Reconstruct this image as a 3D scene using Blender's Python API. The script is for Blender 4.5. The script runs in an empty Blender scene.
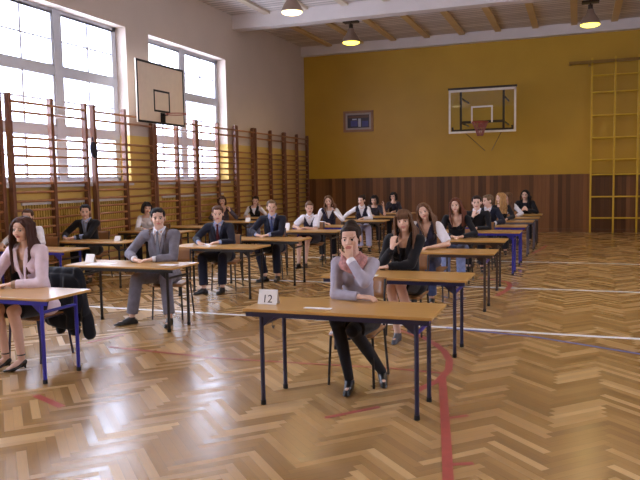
import bpy, math, random
import numpy as np
from mathutils import Vector, Matrix, noise
random.seed(7)
S = bpy.context.scene
COL = S.collection
PI = math.pi

# ------------------------------------------------------------------ camera
cam_d = bpy.data.cameras.new('camera'); cam = bpy.data.objects.new('camera', cam_d)
COL.objects.link(cam)
cam_d.sensor_fit = 'HORIZONTAL'; cam_d.sensor_width = 36.0; cam_d.lens = 700.0/640.0*36.0
cam_d.clip_start = 0.05; cam_d.clip_end = 300
def _d(vx, vy): return Vector(((vx-320)/700., -(vy-240)/700., -1.)).normalized()
_y = _d(578, 175); _x = -_d(-1642, 216); _x = (_x - _y*_x.dot(_y)).normalized(); _z = _x.cross(_y)
cam.matrix_world = Matrix.Translation((0, 0, 1.66)) @ Matrix((_x, _y, _z)).to_4x4()
S.camera = cam

# ------------------------------------------------------------------ sky and daylight
W = bpy.data.worlds.new('world'); S.world = W; W.use_nodes = True
wn = W.node_tree.nodes; wl = W.node_tree.links
bg = wn['Background']
tc = wn.new('ShaderNodeTexCoord'); sx = wn.new('ShaderNodeSeparateXYZ'); cr = wn.new('ShaderNodeValToRGB')
wl.new(tc.outputs['Generated'], sx.inputs[0]); wl.new(sx.outputs['Z'], cr.inputs[0]); wl.new(cr.outputs[0], bg.inputs[0])
cr.color_ramp.elements[0].position = 0.0; cr.color_ramp.elements[0].color = (0.70, 0.76, 0.97, 1)
cr.color_ramp.elements[1].position = 0.5; cr.color_ramp.elements[1].color = (0.75, 0.82, 1.0, 1)
bg.inputs[1].default_value = 8.5
S.view_settings.view_transform = 'Standard'; S.view_settings.look = 'None'
S.view_settings.gamma = 1.0; S.view_settings.use_curve_mapping = False
S.view_settings.exposure = 0.75

WX = -8.49; BY = 21.78; RX = 6.0; FY = -4.0; CZ = 5.95
WINS = [(-3.9, -0.5), (0.2, 3.62), (4.42, 7.84), (8.62, 12.05), (12.84, 16.27)]
WZ0, WZ1 = 1.62, 4.76
def portal(x, y0, y1, z0, z1, sgn):
    l = bpy.data.lights.new('window_portal', 'AREA'); l.shape = 'RECTANGLE'; l.size = y1-y0; l.size_y = z1-z0
    l.cycles.is_portal = True
    o = bpy.data.objects.new('window_portal', l); COL.objects.link(o)
    o.location = (x, (y0+y1)/2, (z0+z1)/2)
    o.rotation_euler = Vector((sgn, 0, 0)).to_track_quat('-Z', 'Z').to_euler()
for a, b in WINS: portal(WX-0.42, a, b, WZ0, WZ1, 1)
R_FILL_WINS = [(-1.5, 1.9), (2.7, 6.1), (6.9, 10.3), (11.1, 14.5)]  # unseen right-wall windows, added to let in fill light
for a, b in R_FILL_WINS: portal(RX+0.42, a, b, 3.4, 4.9, -1)

# ------------------------------------------------------------------ materials
def nt(name):
    m = bpy.data.materials.new(name); m.use_nodes = True
    return m, m.node_tree.nodes, m.node_tree.links, m.node_tree.nodes['Principled BSDF']
_mc = {}
def paint(name, col, rough=0.6, metal=0.0, var=0.08, scale=8.0, bump=0.0, spec=0.4, sheen=0.0, coat=0.0, stretch=None):
    if name in _mc: return _mc[name]
    m, n, l, b = nt(name)
    t = n.new('ShaderNodeTexCoord'); no = n.new('ShaderNodeTexNoise'); no.inputs['Scale'].default_value = scale
    no.inputs['Detail'].default_value = 4
    src = t.outputs['Object']
    if stretch:
        mp = n.new('ShaderNodeMapping'); mp.inputs['Scale'].default_value = stretch
        l.new(src, mp.inputs[0]); src = mp.outputs[0]
    l.new(src, no.inputs[0])
    r = n.new('ShaderNodeValToRGB'); e = r.color_ramp.elements
    e[0].position = .3; e[1].position = .7
    e[0].color = tuple(c*(1-var) for c in col)+(1,); e[1].color = tuple(min(1, c*(1+var)) for c in col)+(1,)
    l.new(no.outputs[0], r.inputs[0]); l.new(r.outputs[0], b.inputs['Base Color'])
    b.inputs['Roughness'].default_value = rough; b.inputs['Metallic'].default_value = metal
    b.inputs['Specular IOR Level'].default_value = spec
    if sheen: b.inputs['Sheen Weight'].default_value = sheen
    if coat: b.inputs['Coat Weight'].default_value = coat; b.inputs['Coat Roughness'].default_value = .12
    if bump:
        bp = n.new('ShaderNodeBump'); bp.inputs['Strength'].default_value = bump; bp.inputs['Distance'].default_value = .01
        l.new(no.outputs[0], bp.inputs['Height']); l.new(bp.outputs[0], b.inputs['Normal'])
    _mc[name] = m
    return m
def sr(r, g, b):
    f = lambda c: ((c/255+.055)/1.055)**2.4 if c > 10 else c/255/12.92
    return (f(r), f(g), f(b))

def math_node(n, l, op, a, b=None, c=None):
    q = n.new('ShaderNodeMath'); q.operation = op
    for i, v in enumerate((a, b, c)):
        if v is None: continue
        if isinstance(v, (int, float)): q.inputs[i].default_value = v
        else: l.new(v, q.inputs[i])
    return q.outputs[0]

def parquet():
    m, n, l, b = nt('oak_herringbone_parquet')
    t = n.new('ShaderNodeTexCoord'); s = n.new('ShaderNodeSeparateXYZ'); l.new(t.outputs['Object'], s.inputs[0])
    M = lambda *a: math_node(n, l, *a)
    # true herringbone: staves NP times as long as wide, laid at 45 degrees to the hall
    NP = 8; pw = 0.061; K = 1/(math.sqrt(2)*pw)
    X = M('ADD', s.outputs['X'], 0.13); Y = s.outputs['Y']
    a = M('ADD', M('MULTIPLY', M('ADD', X, Y), K), 2*NP*100.0); b_ = M('ADD', M('MULTIPLY', M('SUBTRACT', Y, X), K), 2*NP*100.0)
    ia = M('FLOOR', a); ib = M('FLOOR', b_); fa_ = M('SUBTRACT', a, ia); fb_ = M('SUBTRACT', b_, ib)
    kk = M('MODULO', M('ADD', M('SUBTRACT', ia, ib), 2*NP*200.0), 2.0*NP)
    kk = M('ROUND', kk)
    vert = M('GREATER_THAN', kk, NP-.5); hor = M('SUBTRACT', 1.0, vert)
    sel = lambda h, v: M('ADD', M('MULTIPLY', hor, h), M('MULTIPLY', vert, v))
    id0 = sel(M('SUBTRACT', ia, kk), ia); id1 = sel(ib, M('SUBTRACT', ib, M('SUBTRACT', 2.0*NP-1, kk)))
    fw = sel(fb_, fa_)                                            # across the stave, 0..1
    along = sel(M('ADD', kk, fa_), M('ADD', M('SUBTRACT', 2.0*NP-1, kk), fb_))   # along the stave, 0..NP
    colf = M('ADD', id0, M('MULTIPLY', vert, 1000.0)); idx = id1
    v = M('MULTIPLY', M('ADD', fw, M('MULTIPLY', idx, 3.7)), pw)
    cb = n.new('ShaderNodeCombineXYZ'); l.new(colf, cb.inputs[0]); l.new(idx, cb.inputs[1])
    wn_ = n.new('ShaderNodeTexWhiteNoise'); wn_.noise_dimensions = '2D'; l.new(cb.outputs[0], wn_.inputs['Vector'])
    r = n.new('ShaderNodeValToRGB'); l.new(wn_.outputs['Value'], r.inputs[0])
    e = r.color_ramp.elements
    e[0].position = 0; e[0].color = sr(150, 117, 76)+(1,)
    e[1].position = 1; e[1].color = sr(208, 172, 120)+(1,)
    for p, c in ((.2, (160, 124, 78)), (.6, (174, 136, 86)), (.9, (188, 150, 98))):
        q = e.new(p); q.color = sr(*c)+(1,)
    # grain along the plank
    gr = n.new('ShaderNodeTexNoise'); gr.inputs['Scale'].default_value = 1.0; gr.inputs['Detail'].default_value = 5
    gc = n.new('ShaderNodeCombineXYZ'); l.new(M('MULTIPLY', along, .35), gc.inputs[0]); l.new(M('MULTIPLY', v, 90.0), gc.inputs[1]); l.new(colf, gc.inputs[2])
    l.new(gc.outputs[0], gr.inputs['Vector'])
    big = n.new('ShaderNodeTexNoise'); big.inputs['Scale'].default_value = .55; l.new(t.outputs['Object'], big.inputs['Vector'])
    k = M('ADD', M('MULTIPLY', gr.outputs[0], .35), M('ADD', M('MULTIPLY', big.outputs[0], .35), .63))
    # seams
    g1 = M('LESS_THAN', fw, .05); g2 = M('LESS_THAN', along, .06)
    k = M('MULTIPLY', k, M('SUBTRACT', 1.0, M('MULTIPLY', M('MAXIMUM', g1, g2), .32)))
    mx = n.new('ShaderNodeMix'); mx.data_type = 'RGBA'; mx.blend_type = 'MULTIPLY'; mx.inputs[0].default_value = 1
    cc = n.new('ShaderNodeCombineColor'); [l.new(k, cc.inputs[i]) for i in range(3)]
    l.new(r.outputs[0], mx.inputs[6]); l.new(cc.outputs[0], mx.inputs[7]); l.new(mx.outputs[2], b.inputs['Base Color'])
    # lacquer: slightly different gloss and tilt for each stave
    rr = n.new('ShaderNodeMapRange'); l.new(wn_.outputs['Value'], rr.inputs[0]); rr.inputs[3].default_value = .16; rr.inputs[4].default_value = .34
    l.new(rr.outputs[0], b.inputs['Roughness'])
    b.inputs['Specular IOR Level'].default_value = .6
    bp = n.new('ShaderNodeBump'); bp.inputs['Strength'].default_value = .22; bp.inputs['Distance'].default_value = .004
    tl = M('ADD', M('MULTIPLY', M('MULTIPLY', fw, M('SUBTRACT', wn_.outputs['Value'], .5)), .8), M('MULTIPLY', big.outputs[0], .6))
    l.new(tl, bp.inputs['Height']); l.new(bp.outputs[0], b.inputs['Normal'])
    return m

def plank_mat(name, c0, c1, axis, width, rough=.45, gap=.04, gapdark=.5, spec=.4, grain=10):
    """boards repeated along one axis, each with its own tone and grain"""
    m, n, l, b = nt(name)
    t = n.new('ShaderNodeTexCoord'); s = n.new('ShaderNodeSeparateXYZ'); l.new(t.outputs['Object'], s.inputs[0])
    M = lambda *a: math_node(n, l, *a)
    u = M('DIVIDE', M('ADD', s.outputs[axis], 50.0), width); i = M('FLOOR', u); f = M('SUBTRACT', u, i)
    wn_ = n.new('ShaderNodeTexWhiteNoise'); wn_.noise_dimensions = '1D'; l.new(i, wn_.inputs['W'])
    r = n.new('ShaderNodeValToRGB'); l.new(wn_.outputs['Value'], r.inputs[0])
    r.color_ramp.elements[0].color = c0+(1,); r.color_ramp.elements[1].color = c1+(1,)
    mp = n.new('ShaderNodeMapping'); l.new(t.outputs['Object'], mp.inputs[0])
    sc = [2.0, 2.0, 2.0]; sc['XYZ'.index(axis)] = grain*4.0; mp.inputs['Scale'].default_value = sc
    g = n.new('ShaderNodeTexNoise'); g.inputs['Scale'].default_value = 1.2; g.inputs['Detail'].default_value = 6; l.new(mp.outputs[0], g.inputs['Vector'])
    k = M('MULTIPLY', M('ADD', M('MULTIPLY', g.outputs[0], .5), .75), M('SUBTRACT', 1.0, M('MULTIPLY', M('LESS_THAN', f, gap), gapdark)))
    mx = n.new('ShaderNodeMix'); mx.data_type = 'RGBA'; mx.blend_type = 'MULTIPLY'; mx.inputs[0].default_value = 1
    cc = n.new('ShaderNodeCombineColor'); [l.new(k, cc.inputs[j]) for j in range(3)]
    l.new(r.outputs[0], mx.inputs[6]); l.new(cc.outputs[0], mx.inputs[7]); l.new(mx.outputs[2], b.inputs['Base Color'])
    b.inputs['Roughness'].default_value = rough; b.inputs['Specular IOR Level'].default_value = spec
    return m

def two_tone_wall():
    m, n, l, b = nt('wall_paint_beige_over_yellow')
    t = n.new('ShaderNodeTexCoord'); s = n.new('ShaderNodeSeparateXYZ'); l.new(t.outputs['Object'], s.inputs[0])
    no = n.new('ShaderNodeTexNoise'); no.inputs['Scale'].default_value = 1.1; no.inputs['Detail'].default_value = 5; l.new(t.outputs['Object'], no.inputs[0])
    st = math_node(n, l, 'GREATER_THAN', s.outputs['Z'], 2.62)
    mx = n.new('ShaderNodeMix'); mx.data_type = 'RGBA'; l.new(st, mx.inputs[0])
    mx.inputs[6].default_value = sr(214, 180, 98)+(1,); mx.inputs[7].default_value = sr(205, 188, 172)+(1,)
    k = n.new('ShaderNodeMix'); k.data_type = 'RGBA'; k.blend_type = 'MULTIPLY'; k.inputs[0].default_value = 1
    r = n.new('ShaderNodeMapRange'); l.new(no.outputs[0], r.inputs[0]); r.inputs[3].default_value = .9; r.inputs[4].default_value = 1.06
    cc = n.new('ShaderNodeCombineColor'); [l.new(r.outputs[0], cc.inputs[j]) for j in range(3)]
    l.new(mx.outputs[2], k.inputs[6]); l.new(cc.outputs[0], k.inputs[7]); l.new(k.outputs[2], b.inputs['Base Color'])
    b.inputs['Roughness'].default_value = .65
    return m

M_floor = parquet()
M_wallL = two_tone_wall()
M_mustard = paint('mustard_oil_paint', sr(186, 146, 48), .4, var=.05, scale=1.2, spec=.35)
M_beige = paint('beige_wall_paint', sr(205, 188, 172), .7, var=.04, scale=1.2)
M_wain = plank_mat('dark_stained_boards', sr(78, 48, 26), sr(136, 90, 52), 'X', .115, .4)
M_wainY = plank_mat('dark_stained_boards_side', sr(78, 48, 26), sr(136, 90, 52), 'Y', .115, .4)
M_ceil = plank_mat('white_ceiling_boards', sr(200, 190, 184), sr(222, 214, 208), 'Y', .2, .6, gap=.18, gapdark=.62)
M_beam = paint('white_beam_paint', sr(214, 205, 200), .6, var=.04, scale=2)
M_rib = paint('ochre_rib_paint', sr(204, 174, 120), .55, var=.06, scale=3)
M_ribw = paint('pale_rib_paint', sr(205, 190, 168), .55, var=.06, scale=3)
M_frame = paint('white_window_gloss_paint', sr(205, 208, 216), .35, var=.03)
M_sill = paint('white_sill_paint', sr(208, 206, 206), .4, var=.03)
M_bar = paint('varnished_beech', sr(168, 114, 70), .4, var=.2, scale=5, stretch=(6, 1, 6), coat=.3)
M_post = paint('red_brown_varnish', sr(118, 76, 56), .4, var=.18, scale=4, stretch=(8, 8, 1), coat=.3)
M_top = paint('desk_laminate_oak', sr(196, 150, 84), .28, var=.1, scale=3, stretch=(1.2, 22, 1), spec=.5, coat=.25)
M_edge = paint('desk_edge_dark', sr(60, 44, 34), .5)
M_ply = paint('chair_plywood', sr(150, 102, 60), .4, var=.12, scale=4, stretch=(1, 10, 1), coat=.3)
M_blackm = paint('black_steel_tube', sr(26, 24, 28), .35, var=.05, spec=.6)
M_navym = paint('navy_steel_tube', sr(30, 30, 66), .35, var=.05, spec=.6)
M_bluem = paint('blue_steel_tube', sr(44, 44, 156), .3, var=.05, spec=.6)
M_brownm = paint('brown_steel_tube', sr(58, 42, 38), .35, var=.05, spec=.6)
M_greym = paint('grey_steel_tube', sr(92, 88, 100), .35, var=.05, spec=.6)
M_rub = paint('rubber_foot', sr(20, 20, 22), .7)
M_white = paint('white_paper', sr(238, 236, 238), .6, var=.01)
M_yel = paint('yellow_ladder_paint', sr(206, 166, 44), .4, var=.06)
M_rad = paint('ivory_radiator_paint', sr(214, 180, 92), .45, var=.04)

def glass_mat(name, tint=(1, 1, 1), refl=.12):
    m = bpy.data.materials.new(name); m.use_nodes = True; n = m.node_tree.nodes; l = m.node_tree.links
    n.remove(n['Principled BSDF']); o = n['Material Output']
    tr = n.new('ShaderNodeBsdfTransparent'); tr.inputs[0].default_value = tint+(1,)
    g = n.new('ShaderNodeBsdfGlossy'); g.inputs['Roughness'].default_value = .02
    f = n.new('ShaderNodeLayerWeight'); f.inputs[0].default_value = .5
    fa = math_node(n, l, 'ADD', math_node(n, l, 'MULTIPLY', math_node(n, l, 'POWER', f.outputs['Facing'], 5.0), .6), .035)
    mx = n.new('ShaderNodeMixShader'); l.new(fa, mx.inputs[0]); l.new(tr.outputs[0], mx.inputs[1]); l.new(g.outputs[0], mx.inputs[2])
    l.new(mx.outputs[0], o.inputs[0]); return m
M_glass = glass_mat('window_glass', (.97, .98, 1.0)); M_acryl = glass_mat('clear_acrylic', (.93, .95, .93))

# ------------------------------------------------------------------ mesh helpers
class MB:
    def __init__(s): s.v = []; s.f = []; s.mi = []
    def add(s, vs, fs, mi=0):
        o = len(s.v); s.v += [tuple(map(float, p)) for p in vs]; s.f += [tuple(o+i for i in q) for q in fs]; s.mi += [mi]*len(fs); return s
    def box(s, x0, x1, y0, y1, z0, z1, mi=0):
        vs = [(x0,y0,z0),(x1,y0,z0),(x1,y1,z0),(x0,y1,z0),(x0,y0,z1),(x1,y0,z1),(x1,y1,z1),(x0,y1,z1)]
        return s.add(vs, [(0,3,2,1),(4,5,6,7),(0,1,5,4),(1,2,6,5),(2,3,7,6),(3,0,4,7)], mi)
    def cap(s, a, b, ra, rb=None, seg=12, flat=False, flatb=None, flata=None, sq=None, mi=0, rings=3):
        """tapered capsule from a to b; sq=(axis, factor) squashes the section along an axis"""
        a = np.array(a, float); b = np.array(b, float); rb = ra if rb is None else rb
        d = b-a; L = np.linalg.norm(d); d = d/L if L > 1e-9 else np.array([0, 0, 1.])
        u = np.cross(d, [0, 0, 1.] if abs(d[2]) < .9 else [1., 0, 0])
        if sq is not None:
            ax = np.array(sq[0], float); ax = ax-d*(ax@d)
            if np.linalg.norm(ax) > 1e-6: u = np.cross(d, ax)
        u /= np.linalg.norm(u); w = np.cross(d, u)   # w lies along sq axis
        kw = sq[1] if sq else 1.0
        fa = flat if flata is None else flata; fb = flat if flatb is None else flatb
        prof = []
        if fa: prof.append((0, ra))
        else:
            for i in range(1, rings+1):
                t = PI/2*i/rings; prof.append((-ra*math.cos(t), ra*math.sin(t)))
        if fb: prof.append((L, rb))
        else:
            for i in range(rings, 0, -1):
                t = PI/2*i/rings; prof.append((L+rb*math.cos(t), rb*math.sin(t)))
        vs = []; fs = []
        for h, r in prof:
            for k in range(seg):
                t = 2*PI*k/seg; vs.append(a+d*h+u*(r*math.cos(t))+w*(r*kw*math.sin(t)))
        n = len(prof)
        for i in range(n-1):
            for k in range(seg):
                k2 = (k+1) % seg; fs.append((i*seg+k, i*seg+k2, (i+1)*seg+k2, (i+1)*seg+k))
        vs.append(a-d*(0 if fa else ra)); vs.append(b+d*(0 if fb else rb)); p, q = len(vs)-2, len(vs)-1
        for k in range(seg):
            k2 = (k+1) % seg; fs.append((p, k2, k)); fs.append((q, (n-1)*seg+k, (n-1)*seg+k2))
        return s.add(vs, fs, mi)
    def ell(s, c, r, rot=None, seg=18, rg=12, mi=0):
        vs = []; fs = []
        Rm = np.eye(3) if rot is None else np.array(rot)
        c = np.array(c, float)
        for i in range(1, rg):
            t = PI*i/rg
            for k in range(seg):
                p = 2*PI*k/seg
                vs.append(c+Rm@np.array([r[0]*math.sin(t)*math.cos(p), r[1]*math.sin(t)*math.sin(p), r[2]*math.cos(t)]))
        vs.append(c+Rm@np.array([0, 0, r[2]])); vs.append(c-Rm@np.array([0, 0, r[2]])); T, B = len(vs)-2, len(vs)-1
        for i in range(rg-2):
            for k in range(seg):
                k2 = (k+1) % seg; fs.append((i*seg+k, (i+1)*seg+k, (i+1)*seg+k2, i*seg+k2))
        for k in range(seg):
            k2 = (k+1) % seg; fs.append((T, k, k2)); fs.append((B, (rg-2)*seg+k2, (rg-2)*seg+k))
        return s.add(vs, fs, mi)
    def path(s, pts, r, seg=8, mi=0):
        for a, b in zip(pts[:-1], pts[1:]): s.cap(a, b, r, r, seg=seg, mi=mi, rings=2)
        return s
    def tube(s, pts, r, seg=8, closed=False, mi=0):
        """one swept tube with mitred joints"""
        P = [np.array(p, float) for p in pts]; n = len(P); rings = []
        up = np.array([0, 0, 1.])
        for i in range(n):
            d = (P[(i+1) % n]-P[i-1]) if (closed or 0 < i < n-1) else (P[1]-P[0] if i == 0 else P[-1]-P[-2])
            d = d/np.linalg.norm(d)
            u = np.cross(d, up if abs(d[2]) < .95 else [1., 0, 0]); u /= np.linalg.norm(u)
            if rings and i and u@lastu < 0: u = -u
            lastu = u; w = np.cross(d, u)
            rings.append([P[i]+r*(math.cos(2*PI*k/seg)*u+math.sin(2*PI*k/seg)*w) for k in range(seg)])
        vs = [v for R_ in rings for v in R_]; fs = []
        for i in range(n if closed else n-1):
            j = (i+1) % n
            for k in range(seg):
                k2 = (k+1) % seg; fs.append((i*seg+k, i*seg+k2, j*seg+k2, j*seg+k))
        if not closed: fs += [tuple(range(seg))[::-1], tuple((n-1)*seg+k for k in range(seg))]
        return s.add(vs, fs, mi)
    def prism(s, poly, axis, d0, d1, mi=0):
        """polygon in the two other axes extruded along axis"""
        def mk(p, d):
            q = [0, 0, 0]; o = [i for i in range(3) if i != axis]; q[o[0]], q[o[1]] = p; q[axis] = d; return q
        n = len(poly); vs = [mk(p, d0) for p in poly]+[mk(p, d1) for p in poly]
        fs = [tuple(range(n))[::-1], tuple(range(n, 2*n))]+[(i, (i+1) % n, n+(i+1) % n, n+i) for i in range(n)]
        return s.add(vs, fs, mi)
    def mesh(s, name, mats, smooth=False):
        me = bpy.data.meshes.new(name); me.from_pydata(s.v, [], s.f)
        for m in (mats if isinstance(mats, (list, tuple)) else [mats]): me.materials.append(m)
        if any(s.mi): me.polygons.foreach_set('material_index', s.mi)
        if smooth: me.polygons.foreach_set('use_smooth', [True]*len(me.polygons))
        me.update(); return me
    def build(s, name, mats, parent=None, smooth=False, bevel=0, fixn=True):
        me = s.mesh(name, mats, smooth)
        if fixn:
            import bmesh
            b = bmesh.new(); b.from_mesh(me); bmesh.ops.recalc_face_normals(b, faces=b.faces); b.to_mesh(me); b.free()
        o = bpy.data.objects.new(name, me); COL.objects.link(o)
        if parent: o.parent = parent
        if bevel:
            q = o.modifiers.new('b', 'BEVEL'); q.width = bevel; q.segments = 2; q.limit_method = 'ANGLE'
        return o
def tag(o, label, cat, group=None, kind=None):
    if label: o['label'] = label
    if cat: o['category'] = cat
    if group: o['group'] = group
    if kind: o['kind'] = kind
    return o
def empty(name, loc=(0, 0, 0), rz=0):
    o = bpy.data.objects.new(name, None); COL.objects.link(o); o.location = loc; o.rotation_euler = (0, 0, rz); o.empty_display_size = .1; return o
def struct(o): o['kind'] = 'structure'; return o
def copy_tree(o, parent=None):
    c = o.copy(); COL.objects.link(c); c.parent = parent
    for ch in list(o.children): copy_tree(ch, c)
    return c

# ------------------------------------------------------------------ room shell
struct(MB().box(WX-.4, RX+.4, FY-.3, BY+.3, -.2, 0).build('floor', M_floor))
# left wall with window openings
w = MB(); th = .42
w.box(WX-th, WX, FY, BY, 0, WZ0); w.box(WX-th, WX, FY, BY, WZ1, CZ+.3)
ys = [FY]+[q for ab in WINS for q in ab]+[BY]
for i in range(0, len(ys), 2): w.box(WX-th, WX, ys[i], ys[i+1], WZ0, WZ1)
struct(w.build('wall_left', M_wallL))
w = MB(); w.box(RX, RX+th, FY, BY, 1.66, 3.4); w.box(RX, RX+th, FY, BY, 4.9, CZ+.3); w.box(RX, RX+th, FY, BY, 0, 1.66, mi=1)
ys = [FY]+[q for ab in R_FILL_WINS for q in ab]+[BY]
for i in range(0, len(ys), 2): w.box(RX, RX+th, ys[i], ys[i+1], 3.4, 4.9)
struct(w.build('wall_right', [M_beige, M_wainY]))
w = MB(); w.box(WX-th, RX+th, BY, BY+.3, 0, CZ+.3); struct(w.build('wall_back', M_mustard))
struct(MB().box(WX, RX, BY-.025, BY, 0, 1.66).build('wainscot_back', M_wain))['kind'] = 'structure'
bpy.data.objects['wainscot_back'].name = 'trim_1'
w = MB(); w.box(WX-th, RX+th, FY-.3, FY, 0, CZ+.3); struct(w.build('wall_front', M_mustard))
struct(MB().box(WX, RX, BY-.06, BY-.025, 0, .09).build('baseboard_back', M_wain))
struct(MB().box(WX, RX, BY-.045, BY-.02, 1.645, 1.69).build('trim_2', M_wain))
# ceiling boards, beams and ribs
struct(MB().box(WX-th, RX+th, FY-.3, BY+.3, CZ, CZ+.2).build('ceiling', M_ceil))
nb = 0
for y0, y1, zb in [(BY-.24, BY, 5.66), (16.72, 17.08, 5.6), (11.7, 12.06, 5.6), (6.7, 7.06, 5.6), (1.7, 2.06, 5.6)]:
    nb += 1; struct(MB().box(WX, RX, y0, y1, zb, CZ).build('trim_%d' % (2+nb), M_beam))
for (a, b, mt) in [(17.08, BY-.24, M_rib), (12.06, 16.72, M_ribw), (7.06, 11.7, M_ribw), (2.06, 6.7, M_ribw)]:
    x = -7.5
    while x < RX-.3:
        nb += 1; struct(MB().box(x-.085, x+.085, a, b, CZ-.06, CZ).build('trim_%d' % (2+nb), mt)); x += 1.05

# windows
def window(idx, y0, y1, z0, z1, x, rows):
    r = empty('window_%d' % idx, (x, y0, z0)); struct(r)
    W_ = y1-y0; H_ = z1-z0; f = MB(); D = .035
    def bar(a, b, c, d, t=D): f.box(-t, t, a, b, c, d)
    bar(0, W_, 0, .07); bar(0, W_, H_-.09, H_); bar(0, .09, 0, H_); bar(W_-.09, W_, 0, H_)
    mid = W_/2; bar(mid-.09, mid+.09, 0, H_, .05)
    tr = [z-z0 for z in rows]
    for z in tr: bar(0, W_, z-.075, z+.075, .045)
    lv = [0]+tr+[H_]
    for i in range(len(lv)-1):
        a, b = lv[i]+.06, lv[i+1]-.06
        for s0, s1 in ((.09, mid-.09), (mid+.09, W_-.09)):
            bar(s0, s0+.05, a, b); bar(s1-.05, s1, a, b); bar(s0, s1, a, a+.04); bar(s0, s1, b-.04, b)
            c = (s0+s1)/2; bar(c-.02, c+.02, a, b, .02)
            if b-a > .7: bar(s0, s1, (a+b)/2-.014, (a+b)/2+.014, .018)
    f.build('window_frame', M_frame, r)
    MB().box(-.003, .003, .02, W_-.02, .02, H_-.02).build('window_glass', M_glass, r)
    return r
k = 0
for a, b in WINS:
    k += 1; r = window(k, a, b, 1.70, WZ1, WX-.28, (2.62, 3.68))
    MB().box(-.1, .3+.04, 0, b-a, -.08, -.0001).build('window_sill', M_sill, r)
for a, b in R_FILL_WINS:  # frames and glass of the added fill-light windows, out of view
    k += 1; window(k, a, b, 3.4, 4.9, RX+.28, ())

# painted court lines (thin paint on the floor)
M_lw = paint('white_line_paint', sr(240, 242, 248), .4, var=.02)
M_lr = paint('red_line_paint', sr(172, 84, 76), .3, var=.1, scale=14)
M_lb = paint('blue_line_paint', sr(96, 110, 190), .3, var=.08, scale=14)
def court_line(pts, w_, m, z=.0015):
    global nb
    P = [np.array(p, float) for p in pts]; m_ = MB(); L = []; R_ = []
    for i, p in enumerate(P):
        d = P[min(i+1, len(P)-1)]-P[max(i-1, 0)]; d /= np.linalg.norm(d); n = np.array([-d[1], d[0]])*w_/2
        L.append(p+n); R_.append(p-n)
    vs = [(q[0], q[1], z) for q in L]+[(q[0], q[1], z) for q in R_]; n = len(P)
    m_.add(vs, [(i, i+1, n+i+1, n+i) for i in range(n-1)])
    m_.add([(v[0], v[1], 0.0002) for v in vs], [(i, n+i, n+i+1, i+1) for i in range(n-1)])
    nb += 1; struct(m_.build('trim_%d' % (2+nb), m, fixn=True))
def arc(cx, cy, r, a0, a1, n=24): return [(cx+r*math.cos(math.radians(a0+(a1-a0)*i/n)), cy+r*math.sin(math.radians(a0+(a1-a0)*i/n))) for i in range(n+1)]
court_line([(-7.6, 7.75), (-3.5, 7.72), (0, 7.63), (RX, 7.6)], .085, M_lw, .0015)
court_line([(-8.2, 10.55), (0, 10.68), (RX, 10.68)], .085, M_lw, .0015)
court_line([(-8.2, 13.95), (0, 14.03), (RX, 14.03)], .085, M_lw, .0015)
court_line([(-1.35, 7.64), (-.43, 7.46), (.56, 6.98), (1.5, 6.3), (2.3, 5.4), (2.8, 4.2)], .045, M_lb, .002)
court_line([(-1.9, 7.45), (-1.51, 7.13), (-1.32, 6.86), (-1.18, 6.58), (-1.08, 6.28), (-1.03, 5.95), (-1.05, 5.62), (-1.17, 5.27)], .066, M_lr, .0025)
court_line([(-1.05, 5.75), (-.92, 5.1), (-.78, 4.4), (-.65, 3.73), (-.5, 3.0)], .062, M_lr, .003)
court_line([(-3.3, 5.74), (-2.45, 5.79), (-1.53, 5.86), (-1.04, 5.83)], .035, M_lr, .002)
court_line([(-4.47, 5.84), (-3.36, 5.76)], .045, M_lr, .002)
court_line([(-1.64, 4.48), (-1.34, 4.82)], .04, M_lr, .002)
court_line([(-4.01, 4.3), (-3.61, 4.13)], .06, M_lr, .002)
court_line([(-4.81, 5.93), (-4.68, 6.41)], .04, M_lr, .002)
court_line([(-1.5, 11.62), (-1.22, 11.46), (-1.02, 11.25), (-.95, 10.95), (-.96, 10.45), (-1.05, 9.9)], .07, M_lr, .0025)
court_line([(-.82, 4.73), (-.70, 4.82)], .035, M_lr, .002)
court_line([(-.68, 3.94), (-.55, 4.0)], .035, M_lr, .002)
court_line([(-.9, 15.6), (-.75, 16.6), (-.7, 17.4)], .07, M_lr, .0025)

# ------------------------------------------------------------------ wall bars on the left
def wall_bars(ps, label, z1=3.11):
    r = empty('wall_bars', (WX+.09, (ps[0]+ps[-1])/2, 0)); c = (ps[0]+ps[-1])/2
    tag(r, label, 'wall bars', 'wooden wall bars along the left wall')
    for p in ps:
        m = MB(); m.box(-.045, .045, p-c-.035, p-c+.035, 0, z1-.02); m.box(-.03, .045, p-c-.03, p-c+.03, z1-.02, z1)
        m.build('upright', M_post, r, bevel=.006)
    zs = [2.98, 2.83, 2.42]+[2.42-.146*i for i in range(1, 16)]
    for i, z in enumerate(zs):
        x = .055 if i == 0 else .01
        m = MB(); m.cap((x, ps[0]-c, z), (x, ps[-1]-c, z), .019, seg=10, flat=True, sq=((0, 0, 1), 1.15))
        m.build('rung', M_bar, r, smooth=True)
    return r
for ps, lb in [
    ((6.65, 7.6, 8.55), 'wooden wall bar unit left of the frame edge, nearest the camera'),
    ((8.75, 9.69, 10.56), 'varnished wall bar unit before the near window, at the left edge of the photo'),
    ((10.8, 11.74, 12.70), 'wall bar unit before the near window with a dark bag hung on its first upright'),
    ((12.79, 13.65, 14.46), 'wall bar unit half behind the white basketball board between the windows'),
    ((14.54, 15.55, 16.50), 'wall bar unit before the far part of the second window'),
    ((16.59, 17.56), 'narrow single bay wall bar unit just beyond the second window'),
    ((17.72, 18.75, 19.72), 'dark wall bar unit on plain wall, second from the back corner'),
    ((19.81, 20.79, 21.70), 'dark wall bar unit in the back corner of the gym')]:
    wall_bars(ps, lb)

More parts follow.
